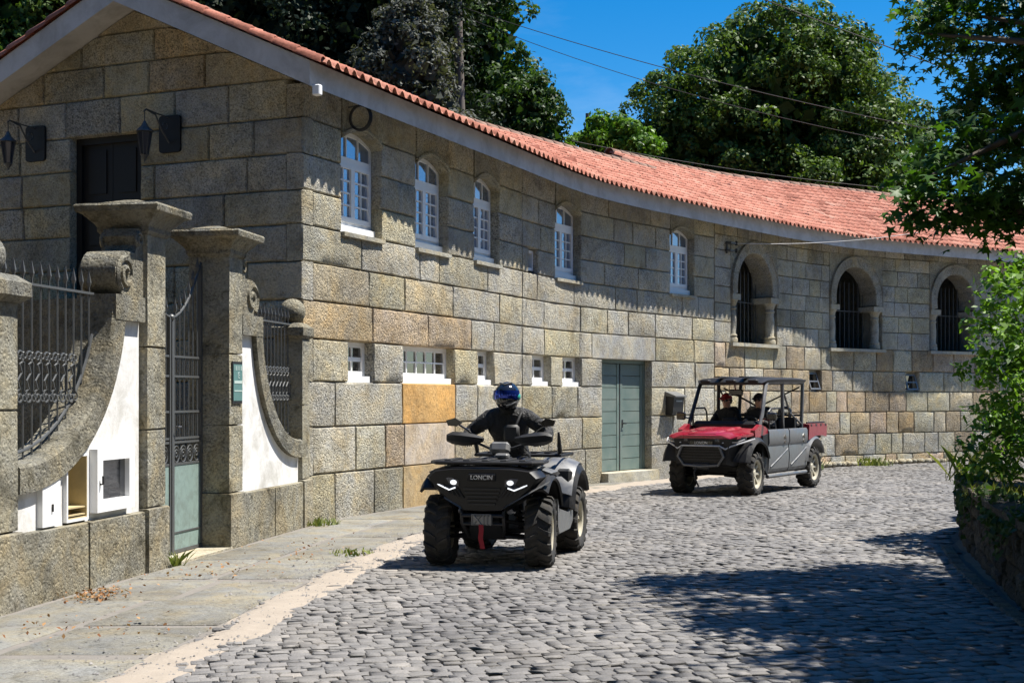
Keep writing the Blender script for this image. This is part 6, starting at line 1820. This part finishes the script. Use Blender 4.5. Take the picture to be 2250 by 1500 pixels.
# dry-stone planter, right
def planter():
    t = thing('stone_planter', 'low dry-stone planter wall in deep shade at the right edge', 'planter', (5.2, 14.5, 0))
    path = [Vector(p) for p in ((3.45, 7.8), (3.86, 10.3), (4.35, 12.5), (4.85, 14.6), (5.2, 15.9), (5.55, 16.6), (6.1, 17.15), (7.0, 17.5), (8.6, 17.8))]
    D = [0]
    for a, b in zip(path[:-1], path[1:]): D.append(D[-1]+(b-a).length)
    def at(s):
        i = max(0, min(len(D)-2, int(np.searchsorted(D, s)-1))); k = (s-D[i])/(D[i+1]-D[i]); p = path[i].lerp(path[i+1], k); d = (path[i+1]-path[i]).normalized(); return p, d
    def pm(s, z, o):
        p, d = at(min(max(s, 0), D[-1])); nrm = Vector((-d.y, d.x)); q = p+nrm*o; return (q.x, q.y, z)
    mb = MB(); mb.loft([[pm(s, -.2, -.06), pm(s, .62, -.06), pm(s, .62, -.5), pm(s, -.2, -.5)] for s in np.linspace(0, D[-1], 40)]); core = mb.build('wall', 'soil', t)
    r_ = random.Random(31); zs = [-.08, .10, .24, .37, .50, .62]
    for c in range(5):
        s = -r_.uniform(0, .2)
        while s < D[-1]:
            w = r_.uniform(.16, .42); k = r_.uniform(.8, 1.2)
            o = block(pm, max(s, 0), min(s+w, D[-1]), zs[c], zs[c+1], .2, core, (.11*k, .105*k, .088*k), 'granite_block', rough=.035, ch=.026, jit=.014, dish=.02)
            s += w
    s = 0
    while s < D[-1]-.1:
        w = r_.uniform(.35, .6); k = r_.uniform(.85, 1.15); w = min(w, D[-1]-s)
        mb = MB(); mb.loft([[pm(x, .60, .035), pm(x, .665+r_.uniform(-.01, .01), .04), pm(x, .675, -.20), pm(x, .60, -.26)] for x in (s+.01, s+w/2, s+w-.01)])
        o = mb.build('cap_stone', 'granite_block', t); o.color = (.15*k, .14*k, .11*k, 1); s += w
    # soil
    P = [pm(s, .60, -.2) for s in np.linspace(0, D[-1], 24)]
    V = P+[(12, 7, .7), (14, 20, .7)]
    mb = MB(); n = len(P); V = list(P)+[(p[0]+7, p[1]-.5, .75) for p in P]
    mb.add(V, [(i, i+1, n+i+1, n+i) for i in range(n-1)]); tag(mb.build('planter_soil', 'soil'), kind='structure')
planter()
# laurel hedge in the planter
def laurel():
    t = thing('laurel_bush', 'tall bright green laurel bush growing out of the planter', 'bush', (5.9, 15.4, .6))
    C = [(5.50, 15.5, 1.15, .42, .5, .42), (5.35, 15.3, 2.05, .30, .5, .32), (5.62, 15.4, 2.65, .42, .6, .48), (5.18, 14.6, .98, .30, .4, .30), (5.75, 15.1, 1.6, .5, .7, .7), (6.2, 15.4, 2.6, .7, .8, .8), (5.45, 14.4, 1.35, .40, .5, .5), (5.7, 14.2, 2.15, .50, .6, .6), (6.6, 15.2, 1.7, .8, .8, 1.0), (7.5, 15.4, 1.9, .9, .8, 1.2)]
    trunk(t, (5.95, 15.3, .5), (6.05, 15.2, 2.4), .05, [c[:3] for c in C], 12)
    g = np.random.default_rng(91); pf = puffs(C, 420, .16, g, .3); k = 26
    P, Nn, T = [], [], []
    for q in pf:
        d = g.normal(size=(k, 3))+q[3:6]*.5; d /= np.linalg.norm(d, axis=1)[:, None]; P.append(q[:3]+d*(q[6]*g.uniform(.4, 1.2, k))[:, None]); nn = g.normal(size=(k, 3))*.55+np.array([-.1, -.1, .85]); Nn.append(nn/np.linalg.norm(nn, axis=1)[:, None]); T.append(np.clip(g.normal(.5, .22)+g.normal(0, .15, k), 0, 1))
    P = np.concatenate(P); Nn = np.concatenate(Nn); T = np.concatenate(T)
    V = leaf_quads(P, Nn, .105, g, .48, .3); F = np.array([(0, 1, 2, 3)])
    px = P[:, 0]/P[:, 1]; order = np.argsort(np.where(px < .374, P[:, 1], 999))
    for i in order[:250]: fast_mesh('leaf', V[i], F, 'leaf_laurel', t, np.full(4, T[i]))
    rest = order[250:]
    tag(fast_mesh('crown', V[rest].reshape(-1, 3), np.arange(len(rest)*4).reshape(-1, 4), 'leaf_laurel', t, np.repeat(T[rest], 4)), kind='stuff')
laurel()

# ivy trailing over the planter wall
def ivy():
    t = thing('ivy', 'dark ivy trailing over the rim of the stone planter', 'plant', (4.9, 14.0, .3))
    g = np.random.default_rng(44); n = 1500; k = g.random(n); y = 9.2+k*7.2; x = np.interp(y, [7.8, 10.3, 12.5, 14.6, 15.9, 16.6], [3.45, 3.86, 4.35, 4.85, 5.2, 5.55])
    hang = np.abs(g.normal(0, .16, n))*(.6+.5*np.sin(y*2.3)); z = .68-hang+g.normal(0, .02, n); P = np.c_[x-.03+np.where(z > .6, g.uniform(-.02, .35, n), g.uniform(-.06, .01, n)), y, z]
    nn = g.normal(size=(n, 3))*.5+np.array([-.7, -.3, .5]); nn /= np.linalg.norm(nn, axis=1)[:, None]
    V = leaf_quads(P, nn, .065, g, .8, .4); o = fast_mesh('leaves', V.reshape(-1, 3), np.arange(n*4).reshape(-1, 4), 'leaf_mid', t, np.repeat(g.random(n)*.7, 4)); tag(o, kind='stuff')
    for q in range(9):
        y0 = 9.6+q*.75; x0 = float(np.interp(y0, [7.8, 10.3, 12.5, 14.6, 15.9, 16.6], [3.45, 3.86, 4.35, 4.85, 5.2, 5.55]))
        mb = MB(); mb.tube([(x0+.2, y0, .69), (x0-.02, y0+.03, .68), (x0-.05, y0+.06, .50), (x0-.05, y0+.02, .34)], .006, 5); mb.build('stem', 'bark', t)
ivy()
# blades and small weeds
def weed(name, label, x, y, z, n, h, spread, mat, group, width=.012, cat='weed'):
    g = np.random.default_rng(int(abs(x*1000+y*77)) % 9999); V = []; F = []; T = []
    for i in range(n):
        a = g.uniform(0, 6.28); r_ = spread*math.sqrt(g.random()); bx, by = x+r_*math.cos(a), y+r_*math.sin(a)
        hh = h*g.uniform(.4, 1.2); lx, ly = g.normal(0, .45*hh), g.normal(0, .45*hh); w = width*g.uniform(.6, 1.4); c, s_ = math.cos(a+1.3), math.sin(a+1.3)
        o = len(V); V += [(bx-c*w, by-s_*w, z), (bx+c*w, by+s_*w, z), (bx+lx*.5+c*w*.7, by+ly*.5+s_*w*.7, z+hh*.65), (bx+lx, by+ly, z+hh)]; F.append((o, o+1, o+2, o+3)); t_ = float(np.clip(g.normal(.5, .25), 0, 1)); T += [t_]*4
    o = fast_mesh(name, V, F, mat, None, T); tag(o, label, cat, group, 'stuff')
G2 = 'weeds along the wall foot'
weed('weed_tuft', 'grass tuft at the foot of the house corner', -2.42, 17.15, 0, 130, .09, .26, 'leaf_weed', G2)
weed('weed_tuft', 'small weed beside the left gate pillar base', -3.18, 12.95, .0, 40, .14, .07, 'leaf_weed', G2)
weed('weed_tuft', 'grass tuft in the dusty verge left of the quad bike', -1.62, 13.9, .0, 60, .06, .24, 'leaf_weed', G2)
weed('weed_tuft', 'green weeds at the foot of the wing behind the buggy', 7.05, 33.2, -.16, 260, .28, .55, 'leaf_weed', G2, .02)
weed('weed_tuft', 'weeds growing by the far end of the wing wall', 9.3, 35.2, -.16, 160, .2, .5, 'leaf_weed', G2, .02)
weed('shrub_tuft', 'straggly green plants on the end of the planter', 5.55, 16.2, .60, 90, .38, .40, 'leaf_weed', None, .012, 'plant')
weed('ground_cover', 'low yellow-green plants along the planter top in front of the laurel', 5.0, 13.6, .60, 160, .14, .50, 'leaf_weed', None, .015, 'plant')
def litter(label, x, y, n, sx, sy, seed):
    g = np.random.default_rng(seed); P = np.c_[x+g.normal(0, sx, n), y+g.normal(0, sy, n), .028+g.random(n)*.02]
    nn = g.normal(size=(n, 3))*.5+np.array([0, 0, .8]); nn /= np.linalg.norm(nn, axis=1)[:, None]
    V = leaf_quads(P, nn, .034, g, .6); o = fast_mesh('leaf_litter', V.reshape(-1, 3), np.arange(n*4).reshape(-1, 4), 'leaf_dry', None, np.repeat(g.random(n), 4)); tag(o, label, 'leaves', kind='stuff')
litter('dry brown leaves heaped against the wall plinth', -3.28, 10.9, 220, .12, .22, 1)
litter('scattered dry leaves on the pavement by the gate', -2.75, 12.4, 70, .3, .5, 2)
litter('scattered dry leaves in front of the house corner', -2.1, 14.2, 60, .25, .6, 3)
litter('dry leaves on the pavement in the left foreground', -2.9, 9.4, 60, .35, .4, 5)

# ------------------------------------------------------------------ poles and overhead wires
t = thing('utility_pole', 'wooden utility pole rising behind the house roof', 'pole', (-1.28, 40, -.2))
mb = MB(); mb.tube([(-1.22, 40, -.2), (-1.40, 40, 6), (-1.62, 40, 14.2)], [.17, .15, .12], 12); mb.build('shaft', 'pole_wood', t, 60)
mb = MB(); mb.cbox((-1.60, 39.9, 13.6), (1.2, .1, .1), .01); mb.build('cross_arm', 'pole_wood', t)
for dx in (-.5, 0, .5):
    mb = MB(); mb.lathe([(.03, 0), (.05, .05), (.03, .09), (.05, .13), (.02, .17)], 8, Matrix.Translation((-1.60+dx, 39.9, 13.65))); mb.build('insulator', 'dark_metal', t)
t = thing('utility_pole', 'short dark pole top between the two green trees', 'pole', (2.6, 47, -.2))
mb = MB(); mb.tube([(2.6, 47, -.2), (2.6, 47, 11.35)], [.10, .07], 10); mb.build('shaft', 'pole_wood', t, 60)
wire('upper wire running right from the wooden pole across the sky', ((-1.45, 39.8, 12.95), (13.8, 33, 7.4)), .011, sag=.35)
wire('second wire just below it from the wooden pole', ((-1.45, 39.8, 12.7), (13.5, 32, 6.9)), .009, sag=.6)
wire('lone wire crossing the top of the sky at right', ((3.09, 24.7, 9.36), (8.25, 22, 6.42)), .010, sag=.02)
wire('low wire skimming the ridge of the far wing', ((1.75, 40, 9.1), (13.5, 40.5, 7.6)), .010, sag=.2)
wire('cable running from the wall bracket past the wing eave', (fm(15.84, 5.08, .16), (9.9, 33.2, 5.6)), .008, sag=.10, mat='eave_paint')
